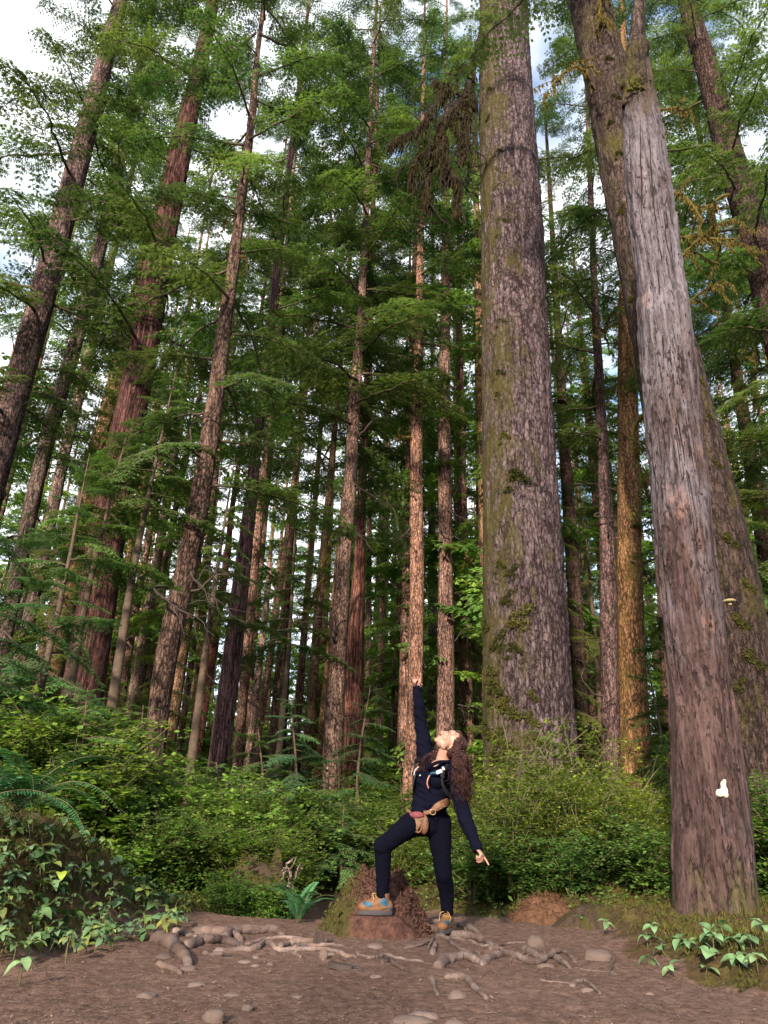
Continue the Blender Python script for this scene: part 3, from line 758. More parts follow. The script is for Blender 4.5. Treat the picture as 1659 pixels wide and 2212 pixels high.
TREES = [
 # D, pts, label, mat, tint (warm ones put sunlight into the bark colour), H, boughs(n,h0,h1,l0,l1), dead, mossy, sides
 (16, [(22, 897, 54), (90, 650, 52), (183, 300, 42), (258, 10, 28)], 'thick purple-brown trunk leaning in at the far left edge', 'bark', PUR, 36, (40, 9.5, 36, 1.5, 3.8), 8, 1, 48),
 (20, [(10, 1380, 30), (67, 1097, 31), (102, 947, 31), (192, 647, 26), (260, 340, 21), (283, 220, 17)], 'slim knobbly trunk second from the left edge', 'bark', GRY, 40, (36, 11, 40, 1.5, 3.6), 8, 0, 28),
 (26, [(85, 1240, 26), (140, 977, 23), (192, 772, 20), (245, 545, 14)], 'thin grey trunk just left of the big dark-red cedar', 'bark', GRY, 38, (22, 16, 38, 1.5, 3.6), 3, 0, 24),
 (15.5, [(182, 1474, 84), (212, 1294, 79), (216, 1247, 78), (270, 947, 65), (317, 722, 58), (335, 600, 58), (397, 300, 42), (451, 50, 28)], 'big dark-red furrowed cedar trunk on the left slope', 'bark_rough', RED, 38, (34, 11, 38, 1.2, 3.0), 5, 3, 64),
 (25, [(100, 1480, 60), (155, 1222, 56), (232, 920, 40), (270, 747, 36), (308, 590, 26)], 'orange mossy trunk peeking out left of the dark-red cedar', 'bark_moss', GLD, 34, (14, 18, 34, 1.5, 3), 4, 6, 32),
 (14, [(325, 1719, 42), (352, 1444, 46), (400, 1244, 46), (430, 1097, 43), (468, 847, 34), (489, 672, 28), (505, 575, 25), (518, 450, 20), (545, 250, 16), (556, 110, 11)], 'leaning grey-brown trunk rising from the shrubs right of the dark-red cedar', 'bark', BRN, 34, (52, 7.0, 34, 1.5, 3.3), 9, 3, 48),
 (22, [(472, 1644, 45), (499, 1444, 42), (522, 1244, 35), (540, 1097, 28), (554, 957, 22)], 'dark purple furrowed trunk left of the young bluish hemlock', 'bark_rough', (1.8, 1.65, 1.95), 42, (22, 15, 42, 1.5, 3.8), 4, 0, 40),
 (31, [(522, 1544, 22), (548, 1244, 20), (566, 1047, 17), (577, 972, 14)], 'pink-lit slim trunk touching the dark purple trunk on its right', 'bark', PNK_LIT, 44, (18, 18, 44, 1.5, 3.8), 4, 0, 20),
 (38, [(415, 1594, 15), (435, 1394, 14), (448, 1244, 11)], 'thin yellowish trunk left of the charred red one', 'bark_moss', GLD, 40, (16, 20, 40, 1.5, 3.6), 4, 0, 16),
 (32, [(432, 1569, 24), (456, 1419, 23), (477, 1294, 17), (492, 1194, 14), (498, 1122, 12)], 'charred red-brown slim trunk left of the dark purple trunk', 'bark_rough', (1.3, 0.88, 0.8), 42, (16, 20, 42, 1.5, 3.6), 4, 0, 20),
 (34, [(262, 1494, 24), (286, 1344, 21), (306, 1244, 17)], 'grey-brown distant trunk right of the dark-red cedar', 'bark', BRN, 40, (18, 17, 40, 1.5, 3.6), 4, 0, 20),
 (36, [(302, 1469, 21), (325, 1344, 19), (347, 1254, 15)], 'brown trunk with dark upper part left of the leaning grey-brown trunk', 'bark', BRN, 40, (18, 16, 40, 1.5, 3.6), 3, 0, 20),
 (35, [(550, 1520, 15), (571, 1344, 14), (577, 1284, 13)], 'short pale silvery broken trunk among the middle trees', 'bark', PAL, 13.2, None, 2, 0, 16),
 (32, [(556, 1594, 18), (587, 1394, 15), (608, 1244, 11), (626, 1097, 9)], 'warm tan slim trunk right of the pale broken one', 'bark', PNK_LIT, 42, (18, 18, 42, 1.5, 3.6), 5, 0, 18),
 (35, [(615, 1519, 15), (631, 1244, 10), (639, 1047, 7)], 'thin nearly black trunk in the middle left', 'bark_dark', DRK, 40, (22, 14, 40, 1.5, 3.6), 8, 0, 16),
 (28, [(666, 1594, 22), (682, 1394, 20), (694, 1244, 17), (712, 1047, 14), (735, 797, 11)], 'knobbly brown trunk above the young bluish hemlock', 'bark_moss', BRN, 42, (22, 14, 42, 1.5, 3.8), 14, 2, 24),
 (22, [(716, 1644, 42), (731, 1394, 37), (740, 1244, 32), (756, 1047, 28), (767, 847, 24), (779, 697, 18), (789, 500, 15), (800, 235, 10)], 'tall straight grey-brown trunk left of the orange-lit trunk', 'bark', BRN, 44, (46, 13, 44, 1.5, 4.2), 14, 2, 40),
 (28, [(692, 1600, 15), (728, 1230, 13)], 'orange-brown slim trunk half hidden behind the straight grey-brown one', 'bark_moss', (1.2, 0.9, 0.7), 40, (16, 16, 40, 1.5, 3.6), 5, 0, 18),
 (25.5, [(762, 1669, 45), (765, 1444, 41), (775, 1244, 27), (780, 1097, 21), (790, 897, 15)], 'orange-lit furrowed cedar trunk left of the raised arm', 'bark_rough', (2.3, 1.75, 1.5), 42, (20, 15, 42, 1.5, 3.8), 4, 0, 36),  # orange sunlight is part of this tint
 (36, [(795, 1644, 14), (797, 1344, 12)], 'thin brown trunk right of the orange-lit cedar', 'bark', BRN, 40, (22, 13, 40, 1.5, 3.6), 4, 0, 16),
 (34, [(849, 1644, 17), (859, 1344, 11)], 'thin mossy trunk left of the pointing hand', 'bark_moss', GLD, 38, (24, 12, 38, 1.5, 3.4), 8, 0, 16),
 (40, [(864, 1580, 8), (872, 1400, 6)], 'very thin brown trunk beside the thin mossy one', 'bark', PNK_LIT, 36, (18, 14, 36, 1.5, 3.4), 2, 0, 12),
 (24, [(886, 1710, 36), (893, 1592, 33), (899, 1394, 33), (901, 1247, 31), (899, 1047, 28), (900, 947, 25), (904, 747, 18)], 'pinkish sunlit trunk right behind the pointing hand', 'bark', (1.55, 1.22, 1.05), 40, (24, 16, 40, 1.5, 4.0), 10, 1, 40),  # tint holds the pinkish sunlight on this trunk
 (32, [(936, 1500, 22), (934, 1244, 18), (932, 1047, 15), (935, 900, 11)], 'slim purple trunk between the two trunks behind the person', 'bark', PUR, 40, (20, 18, 40, 1.5, 3.6), 5, 0, 20),
 (26, [(961, 1680, 44), (964, 1444, 36), (963, 1244, 31), (960, 947, 27), (961, 747, 24), (963, 597, 20), (964, 400, 16)], 'straight brown knobbly trunk directly behind the head', 'bark', (1.05, 0.9, 0.88), 44, (26, 22, 44, 1.5, 4.0), 16, 1, 36),
 (34, [(395, 1560, 15), (425, 1344, 13), (444, 1194, 11)], 'slim tan trunk right behind the leaning grey-brown one', 'bark', (1.35, 1.2, 1.05), 38, (14, 19, 38, 1.5, 3.4), 4, 0, 16),
 (36, [(492, 1570, 16), (516, 1344, 14), (530, 1194, 12)], 'pale tan trunk hidden partly by the dark purple trunk', 'bark', (1.4, 1.2, 1.1), 40, (14, 20, 40, 1.5, 3.4), 4, 0, 16),
 (33, [(588, 1600, 18), (612, 1344, 16), (628, 1144, 13)], 'pinkish tan trunk left of the thin black one', 'bark', (1.35, 1.12, 1.0), 40, (14, 19, 40, 1.5, 3.4), 5, 0, 18),
 (37, [(640, 1600, 17), (659, 1344, 15), (672, 1194, 13)], 'tan trunk right of the thin black one', 'bark', (1.3, 1.15, 1.0), 40, (14, 20, 40, 1.5, 3.4), 5, 0, 16),
 (35, [(818, 1610, 18), (826, 1344, 16), (832, 1144, 13)], 'slim grey-tan trunk right of the orange-lit cedar farther back', 'bark', (1.2, 1.1, 1.0), 40, (14, 20, 40, 1.5, 3.4), 5, 0, 16),
 (38, [(245, 1500, 15), (272, 1344, 13), (295, 1194, 11)], 'pale slim trunk far back between cedar and leaning trunk', 'bark', (1.4, 1.25, 1.1), 38, (14, 19, 38, 1.5, 3.4), 3, 0, 16),
 (30, [(1008, 1580, 20), (1026, 1344, 17), (1029, 1244, 13)], 'reddish purple slim trunk just left of the giant', 'bark', (1.15, 0.85, 0.95), 40, (20, 15, 40, 1.5, 3.6), 4, 0, 20),
 (34, [(1039, 1580, 16), (1036, 1344, 13)], 'pinkish slim trunk touching the giant on its left', 'bark', PNK_LIT, 38, (18, 16, 38, 1.5, 3.6), 4, 0, 16),
 (26, [(1258, 1610, 32), (1245, 1344, 31), (1236, 1194, 29), (1225, 1047, 25), (1219, 947, 21)], 'dark mossy trunk just right of the giant', 'bark_dark', (1.1, 0.95, 0.85), 36, (26, 12, 36, 1.5, 3.8), 10, 3, 32),
 (33, [(1283, 1594, 17), (1269, 1394, 10), (1264, 1300, 8)], 'pale pinkish thin trunk right of the dark mossy one', 'bark', PNK_LIT, 34, (20, 14, 34, 1.5, 3.6), 3, 0, 16),
 (22, [(1322, 1600, 42), (1314, 1344, 37), (1313, 1197, 33), (1303, 997, 24), (1293, 797, 19), (1285, 647, 15)], 'dark purple trunk left of the golden mossy trunk', 'bark', (0.72, 0.64, 0.74), 40, (28, 13, 40, 1.5, 3.8), 12, 2, 36),
 (18, [(1376, 1670, 64), (1366, 1444, 58), (1360, 1244, 52), (1358, 1047, 46), (1356, 847, 42), (1354, 697, 36), (1355, 560, 30)], 'golden mossy knobbly trunk left of the grey snag', 'bark_moss', (1.7, 1.3, 0.85), 36, (18, 14.5, 36, 1.5, 3.6), 14, 9, 48),
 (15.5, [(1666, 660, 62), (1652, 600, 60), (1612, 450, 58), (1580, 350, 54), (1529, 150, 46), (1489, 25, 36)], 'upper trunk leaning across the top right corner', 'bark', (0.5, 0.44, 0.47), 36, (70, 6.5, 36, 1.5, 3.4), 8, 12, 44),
 (22, [(1668, 1300, 34), (1640, 1097, 32), (1613, 947, 28), (1590, 800, 22)], 'brown trunk at the right edge beyond the mossy leaning one', 'bark_moss', (1.0, 0.85, 0.8), 36, (60, 5, 36, 1.5, 3.8), 6, 9, 28),
 (30, [(1440, 1520, 17), (1425, 1250, 14)], 'slim mossy trunk showing between golden trunk and snag', 'bark_moss', (1.0, 0.85, 0.75), 36, (22, 12, 36, 1.5, 3.6), 6, 0, 18),
]
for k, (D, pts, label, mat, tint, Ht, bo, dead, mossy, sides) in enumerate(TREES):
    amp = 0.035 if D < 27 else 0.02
    if D >= 28 and 'dark' not in mat: tint = tuple(1.2 * c for c in tint)  # distant trunks tinted brighter in place of mid-forest sunlight
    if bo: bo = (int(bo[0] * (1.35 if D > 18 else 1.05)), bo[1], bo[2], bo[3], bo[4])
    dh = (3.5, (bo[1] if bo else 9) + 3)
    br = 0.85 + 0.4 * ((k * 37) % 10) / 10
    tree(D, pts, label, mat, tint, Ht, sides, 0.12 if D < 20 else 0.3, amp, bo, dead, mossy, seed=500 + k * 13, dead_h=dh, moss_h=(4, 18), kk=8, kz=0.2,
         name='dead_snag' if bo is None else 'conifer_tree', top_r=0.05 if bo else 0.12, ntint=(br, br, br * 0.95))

# pale dead stick
def stick():
    p = U(823, 1640, 36); base = Vector((p.x, p.y, H(p.x, p.y))); top = U(822.5, 1528, 36)
    mb = MB(); c = bez([Vector((0, 0, -0.2)), (top - base) * 0.5, top - base], 8); mb.tube(c, np.linspace(0.10, 0.05, len(c)), 8, 0, 0.2, 3)
    o = link('dead_snag', mb.mesh('dead_snag', [M['bark']]), None, base); o.color = (1.9, 1.8, 1.7, 1); tag(o, 'thin pale dead pole standing left of the thin mossy trunk', 'tree')
stick()

# young hemlocks with boughs to the ground
def young(px, py, D, Ht, label, n=None, lmax=1.6, tint=(1, 1, 1), fine=True, h0=0.3):
    p = U(px, py, D); x, y = p.x, p.y; z = H(x, y)
    root = empty('young_hemlock', (x, y, z)); tag(root, label, 'tree')
    rs = random.Random(int(px * 3 + py))
    mb = MB(); c = bez([(0, 0, -0.1), (rs.uniform(-.1, .1), rs.uniform(-.1, .1), Ht * 0.5), (rs.uniform(-.2, .2), rs.uniform(-.2, .2), Ht)], 8)
    mb.tube(c, np.linspace(0.012 * Ht + 0.015, 0.006, len(c)), 7, 0, 0.1); link('trunk', mb.mesh('trunk', [M['twig']]), root)
    n = n or int(8 * Ht)
    for k in range(n):
        f = (k + rs.random() * 0.8) / n; zz = h0 + (Ht - h0) * f
        o = link('bough', rs.choice(FINE if fine else BOUGH), root)
        o.location = (np.interp(zz, c[:, 2], c[:, 0]), np.interp(zz, c[:, 2], c[:, 1]), zz)
        ln = (lmax * (1 - f) ** 0.8 + 0.22) * rs.uniform(0.6, 1.15); s = ln / (2.0 if fine else 4.0)
        o.scale = (s, s, s); o.rotation_euler = (rs.uniform(-.3, .3), R(rs.uniform(-5, 25)) - 0.5 * f ** 3, k * 2.4 + rs.uniform(-.5, .5))
        b = rs.uniform(0.75, 1.3); o.color = (tint[0] * b, tint[1] * b, tint[2] * b, 1); NOBJ[0] += 1
    return root
GRN = (1.15, 0.95, 0.6)
young(622, 1800, 12.5, 2.7, 'young bluish green hemlock left of the person beyond the roots', 44, 1.15, (0.9, 1.0, 1.0))
young(560, 1800, 14.0, 2.4, 'small light green hemlock left of the young bluish one', 30, 1.1, GRN)
young(700, 1790, 15.0, 1.9, 'low green hemlock right of the young bluish one', 26, 1.0, GRN)
young(70, 1500, 12.0, 6.4, 'tall feathery hemlock sapling covering the left edge', 40, 1.9, (1.2, 1.2, 0.9))
young(-60, 1500, 9.5, 4.2, 'dark drooping hemlock sapling cut by the left edge', 40, 1.8, (0.95, 1.0, 0.85))
young(160, 1500, 13.2, 7.6, 'feathery hemlock standing in front of the dark-red cedar', 24, 1.4, (1.4, 1.3, 0.75), True, 4.6)
young(255, 1500, 13.5, 9.5, 'slender hemlock with drooping sprays right of the dark-red cedar', 28, 1.7, GRN, True, 6.0)
young(420, 1600, 19, 10.5, 'slender hemlock between leaning grey-brown and dark purple trunks', 30, 1.9, GRN, True, 5.0)
young(600, 1600, 22, 10, 'green hemlock behind the pale broken trunk', 24, 2.0, GRN, True, 5.5)
young(1205, 1500, 23, 12, 'mid green hemlock rising right behind the giant', 46, 2.6, GRN, False, 2.0)
young(1290, 1500, 27, 14, 'tall mid green hemlock behind the dark purple right trunk', 46, 3.0, GRN, False, 2.0)
young(845, 1650, 30, 11, 'green hemlock behind the pointing hand', 40, 2.6, GRN, False, 2.0)
young(1420, 1600, 16, 4.5, 'small green hemlock between golden trunk and snag', 40, 1.4, GRN)
young(1660, 1700, 12.5, 3.5, 'small hemlock cut by the right edge', 34, 1.4, GRN)
young(1625, 1600, 15.5, 11, 'mossy green hemlock behind the mossy leaning trunk at right', 44, 2.4, GRN, True, 3.0)
young(1560, 1600, 20, 13, 'taller hemlock behind the snag at right', 36, 2.8, GRN, False, 3.0)
young(330, 1600, 24, 12, 'hemlock beyond the leaning grey-brown trunk', 30, 2.6, GRN, False, 2.0)
young(60, 1600, 21, 13, 'broad hemlock far back on the left slope', 36, 3.0, GRN, False, 2.0)
young(1000, 1600, 29, 16, 'tall hemlock left of the giant far back', 32, 3.0, GRN, False, 3.0)
young(470, 1800, 11.2, 1.5, 'small feathery hemlock among the bushes behind the left roots', 26, 0.9, (1.2, 1.15, .8))
young(745, 1800, 12.0, 1.3, 'small feathery hemlock just left of the raised knee', 24, 0.8, (1.1, 1.1, .9))
young(300, 1760, 10.4, 2.0, 'feathery hemlock sapling among the left bank shrubs', 30, 1.1, (1.15, 1.15, .8))
young(150, 1760, 9.6, 1.9, 'feathery hemlock sapling behind the sword fern', 30, 1.1, (1.0, 1.05, .8))
young(1195, 1800, 12.4, 2.2, 'light green hemlock sapling at the foot of the giant', 26, 1.0, (1.4, 1.25, .6))
young(780, 1700, 19, 4.0, 'low hemlock behind the orange-lit cedar', 36, 1.5, (0.8, .9, .8))

# distant forest: whole crowns, one mesh shared by many trees
def far_tree_meshes(seed):
    rs = np.random.RandomState(seed)
    src = [bough_mesh('b', 900 + seed * 7 + k, 4.0, 13, 0.28, 0.42, 0.046, 0.09, None, 3, False) for k in range(2)]
    arr = []
    for me in src:
        v = np.zeros(len(me.vertices) * 3); me.vertices.foreach_get('co', v); arr.append(v.reshape(-1, 4, 3)); bpy.data.meshes.remove(me)
    mb = MB(); Ht = 40.0; n = 62 if seed % 2 else 44; zl = 0.8 if seed % 2 else 8.0
    for k in range(n):
        f = (k + rs.rand()) / n; z = zl + (Ht - zl - .5) * f ** 1.25; ln = (4.6 * (1 - f) ** 0.75 + 0.5) * (0.6 + 0.6 * rs.rand()) / 4.0
        az = k * 2.4 + rs.normal(0, 0.3); pit = R(rs.uniform(-5, 25)) - 0.4 * f
        Mx = Matrix.Translation((0, 0, z)) @ Matrix.Rotation(az, 4, 'Z') @ Matrix.Rotation(pit, 4, 'Y') @ Matrix.Scale(ln, 4)
        m = np.array(Mx); v = arr[k % 2].reshape(-1, 3) @ m[:3, :3].T + m[:3, 3]
        mb.add(v, np.arange(len(v)).reshape(-1, 4))
    crown = mb.mesh('crown', [M['needle']])
    mt = MB(); c = bez([(0, 0, -1), (rs.normal(0, .15), rs.normal(0, .15), 20), (rs.normal(0, .3), 0, Ht)], 10)
    mt.tube(c, np.linspace(0.48, 0.03, len(c)), 12, 0, 0.06)
    return mt.mesh('trunk', [M['bark']]), crown
FAR = [far_tree_meshes(k) for k in range(6)]
rf = random.Random(3)
far_spots = []
def far_ok(x, y): return all((x - a) ** 2 + (y - b) ** 2 > 4.5 for a, b in far_spots)
GROUPS = [(-2.2, -0.42, 'distant conifer in the forest beyond the left slope', 'distant trees on the left slope'),
          (-0.42, -0.02, 'distant conifer behind the cluster of slim middle trunks', 'distant trees behind the middle trunks'),
          (-0.02, 0.30, 'distant conifer in the gap around the giant spruce', 'distant trees behind the giant'),
          (0.30, 3.0, 'distant conifer in the forest beyond the grey snag', 'distant trees on the right')]
tries = 0
while len(far_spots) < 112 and tries < 6000:
    tries += 1
    y = 26 + 60 * rf.random() ** 1.3 if len(far_spots) < 78 else rf.uniform(50, 88); q = rf.uniform(-0.64, 0.62); x = q * y
    if not far_ok(x, y): continue
    if y < 36 and rf.random() < 0.5: continue
    far_spots.append((x, y))
    tm, cm = FAR[rf.choice([0, 2, 4]) if y < 44 and -0.45 < q < 0.0 else rf.randrange(6) if y < 38 else rf.choice([1, 3, 5, 1, 3, 5, 0, 2])]
    root = empty('conifer_tree', (x, y, H(x, y)))
    for a, b, lab, grp in GROUPS:
        if a <= q < b: tag(root, lab, 'tree', grp)
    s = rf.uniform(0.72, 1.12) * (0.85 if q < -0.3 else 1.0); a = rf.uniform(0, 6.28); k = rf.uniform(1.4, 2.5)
    t1 = link('trunk', tm, root); t2 = link('crown', cm, root)
    for t in (t1, t2): t.scale = (s, s, s); t.rotation_euler = (0, 0, a)
    pk = rf.choice([PNK_LIT, PNK_LIT, (1.3, 1.15, 1.05), (1.25, 1.25, 1.2), GLD]); t1.color = (*pk, 1); t1.scale = (s * rf.uniform(.6, 1.1),) * 2 + (s,)
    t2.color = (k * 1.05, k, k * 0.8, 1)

# the forest goes on at the sides of and behind the viewpoint; an unseen belt of young trees is added behind to shade the clearing
def around(x, y, s, v, label, group):
    far_spots.append((x, y)); tm, cm = FAR[v]
    root = empty('conifer_tree', (x, y, H(x, y))); tag(root, label, 'tree', group)
    a = rf.uniform(0, 6.28)
    for t in (link('trunk', tm, root), link('crown', cm, root)): t.scale = (s, s, s); t.rotation_euler = (0, 0, a)
k = 0
while k < 8:
    x, y = rf.uniform(-42, 42), rf.uniform(-45, 12)
    if math.hypot(x, y - 3) < 13 or (y > 0 and abs(x) < 10 + y * 0.9) or not far_ok(x, y): continue
    if y < 0 and -14 < x - y * 0.33 < 16: continue
    around(x, y, rf.uniform(0.75, 1.05), rf.choice([0, 2, 4, 1]), 'tall conifer of the surrounding forest outside the clearing', 'trees around the clearing'); k += 1

for q in range(17):  # added row of unseen trees, sized to shade the foreground
    x = -23 + q * 2.7 + rf.uniform(-.5, .5); y = -8.6 + rf.uniform(-.8, .8)
    around(x, y, rf.uniform(0.15, 0.185), rf.choice([1, 3, 5]), 'young conifer in the belt of trees behind the viewpoint', 'young trees behind the viewpoint')
# ------------------------------------------------------------------ shrubs
def shrub_mesh(seed, leafm, nst=16, ls=0.045, lw=0.016, flat=0.8, dens=1.0):
    """airy bush about 1 m tall: arching stems, side twigs, small leaves in flat layers"""
    rs = np.random.RandomState(seed); mb = MB(); B, D, S = [], [], []
    for k in range(nst):
        az = rs.rand() * 6.283; h = 0.6 + 0.45 * rs.rand(); out = 0.15 + 0.55 * rs.rand()
        t = np.linspace(0, 1, 9); d = np.array([math.cos(az), math.sin(az)])
        pts = np.stack([d[0] * out * t**1.6, d[1] * out * t**1.6, h * (t * 1.15 - 0.15 * t**3)], -1) + np.cumsum(rs.normal(0, 0.012, (9, 3)), 0)
        pts[0] = (rs.normal(0, .06), rs.normal(0, .06), -0.05)
        mb.tube(pts, np.linspace(0.008, 0.002, 9), 4, 0)
        for q in range(int(11 * dens)):
            f = 0.22 + 0.78 * rs.rand(); i = min(int(f * 8), 7); p = pts[i] + (pts[i+1] - pts[i]) * (f * 8 - i)
            a2 = rs.rand() * 6.283; ln = 0.14 + 0.20 * rs.rand()
            m = 6; s = np.linspace(0, 1, m)
            tw = np.stack([p[0] + math.cos(a2) * ln * s, p[1] + math.sin(a2) * ln * s, p[2] + ln * (0.25 * s - 0.35 * s**2) + rs.normal(0, .01, m)], -1)
            mb.tube(tw[::2], 0.0016, 3, 0)
            tg = np.array([math.cos(a2), math.sin(a2), 0])
            for e in range(m):
                for sg in (1, -1):
                    for rep in range(2):
                        if rs.rand() < 0.22: continue
                        side = np.array([-tg[1], tg[0], 0]) * sg
                        dd = tg * (0.3 + 0.5 * rs.rand()) + side * 0.9 + np.array([0, 0, rs.normal(0, 0.35)]); dd /= np.linalg.norm(dd)
                        l = ls * (0.6 + 0.7 * rs.rand())
                        up = np.array([rs.normal(0, 1 - flat), rs.normal(0, 1 - flat), 1.0]); sd = np.cross(dd, up); sd /= np.linalg.norm(sd)
                        B.append(tw[e] + rs.normal(0, 0.012, 3)); D.append(dd * l); S.append(sd * lw * (0.7 + 0.6 * rs.rand()))
    mb.rhombs(B, D, S, 1)
    return mb.mesh('foliage', [M['stem'], leafm])
HUCK = [shrub_mesh(40 + k, M['huckle'], 15, 0.040, 0.0135) for k in range(4)]
SHRB = [shrub_mesh(60 + k, M['shrub'], 17, 0.048, 0.018) for k in range(4)]
AIRY = [shrub_mesh(90 + k, M['huckle'], 6, 0.040, 0.014, 0.75, 0.75) for k in range(3)]
BIGL = [shrub_mesh(80 + k, M['shrub'], 11, 0.095, 0.038, 0.7, 0.5) for k in range(2)]
rsb = random.Random(12)
def shrub(x, y, h, kind, label, group, tint=(1, 1, 1), wide=1.0, name='shrub', sink=0.05):
    z = H(x, y)
    ms = {'h': HUCK, 's': SHRB, 'b': BIGL, 'a': AIRY}[kind]
    root = empty(name, (x, y, z - sink)); tag(root, label, 'shrub', group)
    b = rsb.uniform(0.65, 1.5)
    o = link('foliage', rsb.choice(ms), root); o.color = (tint[0] * b, tint[1] * b, tint[2] * b, 1)
    o.scale = (h * wide, h * wide, h); o.rotation_euler = (rsb.uniform(-.08, .08), rsb.uniform(-.08, .08), rsb.uniform(0, 6.28))
    return root
def cluster(n, px0, px1, d0, d1, h0, h1, kind, label, group, tint=(1, 1, 1), wide=1.0, name='shrub', keep=0.25):
    c = 0; tr_ = 0
    while c < n and tr_ < n * 20:
        tr_ += 1
        D = rsb.uniform(d0, d1); px = px0 + (px1 - px0) * ((c + rsb.random()) / n)
        p = U(px, 1800, D); x, y = p.x, p.y
        xl, xr = trail_edges(y)
        if xl - keep < x < xr + 0.25 and y < 14: continue
        if abs(x - snag.location.x) < 0.7 and y < snag.location.y + 0.5: continue
        dip = 0.5 if 265 < px < 395 and D < 14.6 else 0.75 if 215 < px < 430 and D < 14.6 else 1.0
        shrub(x, y, rsb.uniform(h0, h1) * dip, kind if isinstance(kind, str) and len(kind) == 1 else rsb.choice(kind), label, group, tint, wide, name); c += 1
Y_ = (1.2, 1.05, 0.8)
cluster(10, 1080, 1440, 8.6, 10.0, 0.9, 1.5, 'ha', 'airy yellow-green huckleberry bush in front of the giant and golden trunks', 'huckleberry bushes between giant and snag', Y_, 1.0, 'huckleberry_bush')
cluster(11, 1060, 1450, 10.2, 13.5, 1.2, 1.9, 'haa', 'tall yellow-green huckleberry bush around the foot of the giant', 'huckleberry bushes at the giant', Y_, 0.95, 'huckleberry_bush')
cluster(10, 1060, 1450, 9.0, 12.5, 1.9, 2.5, 'a', 'tall sparse huckleberry stems rising in front of the giant', 'tall sparse huckleberry stems', Y_, 0.75, 'huckleberry_bush')
cluster(8, 960, 1440, 8.0, 9.2, 0.55, 0.85, 's', 'low dark green bush along the right trail edge', 'low bushes along the right trail edge', (0.85, 0.9, 0.9), 1.2)
cluster(8, 850, 1080, 10.0, 14.0, 0.75, 1.1, 'h', 'low bright green bush behind the person', 'low bushes behind the person', (0.95, 1.0, 0.8), 1.2, 'huckleberry_bush')
cluster(10, 640, 900, 13.0, 18.0, 1.0, 1.5, 'h', 'pale green bush in the hollow left of the person', 'bushes in the hollow left of the person', (0.9, 1.0, 0.85), 1.2, 'huckleberry_bush')
cluster(12, 380, 700, 9.6, 13.0, 0.9, 1.5, 'shh', 'dense fresh green bush behind the left roots', 'dense bushes behind the left roots', (1.15, 1.1, 0.9), 1.1)
cluster(7, 400, 620, 8.9, 9.8, 0.6, 0.9, 'h', 'low yellow-green bush above the mossy rotten stump', 'low bushes above the rotten stump', (0.8, 0.9, 0.8), 1.15, 'huckleberry_bush')
cluster(14, -40, 400, 8.5, 11.0, 1.2, 1.9, 'sshh', 'bushy green shrub on the left bank behind the sword fern', 'shrubs on the left bank', (1.0, 1.0, 0.85), 1.1)
cluster(10, -60, 420, 11.0, 14.5, 1.3, 1.9, 'hs', 'bright green shrub higher on the left slope', 'shrubs higher on the left slope', (0.95, 1.1, 0.85), 1.1)
cluster(4, 60, 330, 7.9, 9.0, 0.9, 1.2, 'b', 'larger-leaved bright shrub on the left bank', 'larger-leaved shrubs on the left bank', (1.3, 1.15, 0.7), 1.1)
cluster(12, 300, 860, 18.0, 25.0, 1.3, 2.0, 'hs', 'green shrub between the middle trunks far back', 'shrubs between the middle trunks', (1.1, 1.1, 0.9), 1.4)
cluster(12, 860, 1460, 15.0, 24.0, 1.2, 2.0, 'hs', 'green shrub beyond the giant among the right trunks', 'shrubs beyond the giant', (1.1, 1.1, 0.8), 1.4)
cluster(6, 1600, 1760, 8.2, 12.5, 0.9, 1.5, 's', 'dark green shrub right of the grey snag', 'shrubs right of the snag', (0.85, 0.9, 0.8), 1.1)
cluster(10, 100, 1600, 25.0, 34.0, 1.8, 2.8, 's', 'green thicket far back between the trunks', 'far thickets', (1.3, 1.3, 0.9), 1.7)

cluster(7, 480, 625, 8.1, 8.45, 0.34, 0.55, 's', 'small leafy sprout at the foot of the rotten mossy stump', 'sprouts at the rotten stump', (0.9, 1.0, 0.8), 1.1, 'shrub', -0.5)
cluster(4, 510, 610, 8.8, 9.2, 0.95, 1.15, 'h', 'leafy bush growing over the rotten mossy stump', 'bushes over the rotten stump', (0.9, 1.0, 0.8), 1.2, 'shrub', -0.5)
cluster(34, 120, 1640, 38.0, 62.0, 4.0, 6.5, 's', 'green thicket far back between the trunks', 'far thickets', (1.6, 1.45, 1.0), 1.3)
# ------------------------------------------------------------------ ferns
def frond_mesh(seed, Lf=0.8, w=0.105, npn=38):
    rs = np.random.RandomState(seed); mb = MB(); n = 16; t = np.linspace(0, 1, n)
    sp = np.stack([Lf * (t * 0.95 - 0.12 * t**3), 0.03 * np.sin(t * 3 + seed), Lf * (0.55 * t - 0.75 * t**2.2)], -1)
    mb.tube(sp, np.linspace(0.004, 0.001, n), 4, 0)
    B, D, S = [], [], []
    tg = np.gradient(sp, axis=0); tg /= np.linalg.norm(tg, axis=1, keepdims=True)
    for k in range(npn):
        f = 0.08 + 0.92 * k / npn; i = min(int(f * (n-1)), n - 2); p = sp[i] + (sp[i+1] - sp[i]) * (f * (n-1) - i)
        ln = w * min(1, 5 * (f - 0.02)) * (1 - max(0, f - 0.35) / 0.65 * 0.85)
        for sg in (1, -1):
            d = np.array([0, sg, 0]) + tg[i] * 0.22 + np.array([0, 0, -0.18 + rs.normal(0, .06)]); d /= np.linalg.norm(d)
            s = np.cross(d, np.array([rs.normal(0, .15), 0, 1.0])); s /= np.linalg.norm(s)
            B.append(p); D.append(d * ln * (0.9 + 0.2 * rs.rand())); S.append(s * 0.0080 * Lf / 0.8)
    mb.rhombs(B, D, S, 1)
    return mb.mesh('frond', [M['stem'], M['fern']])
FROND = [frond_mesh(k) for k in range(3)]
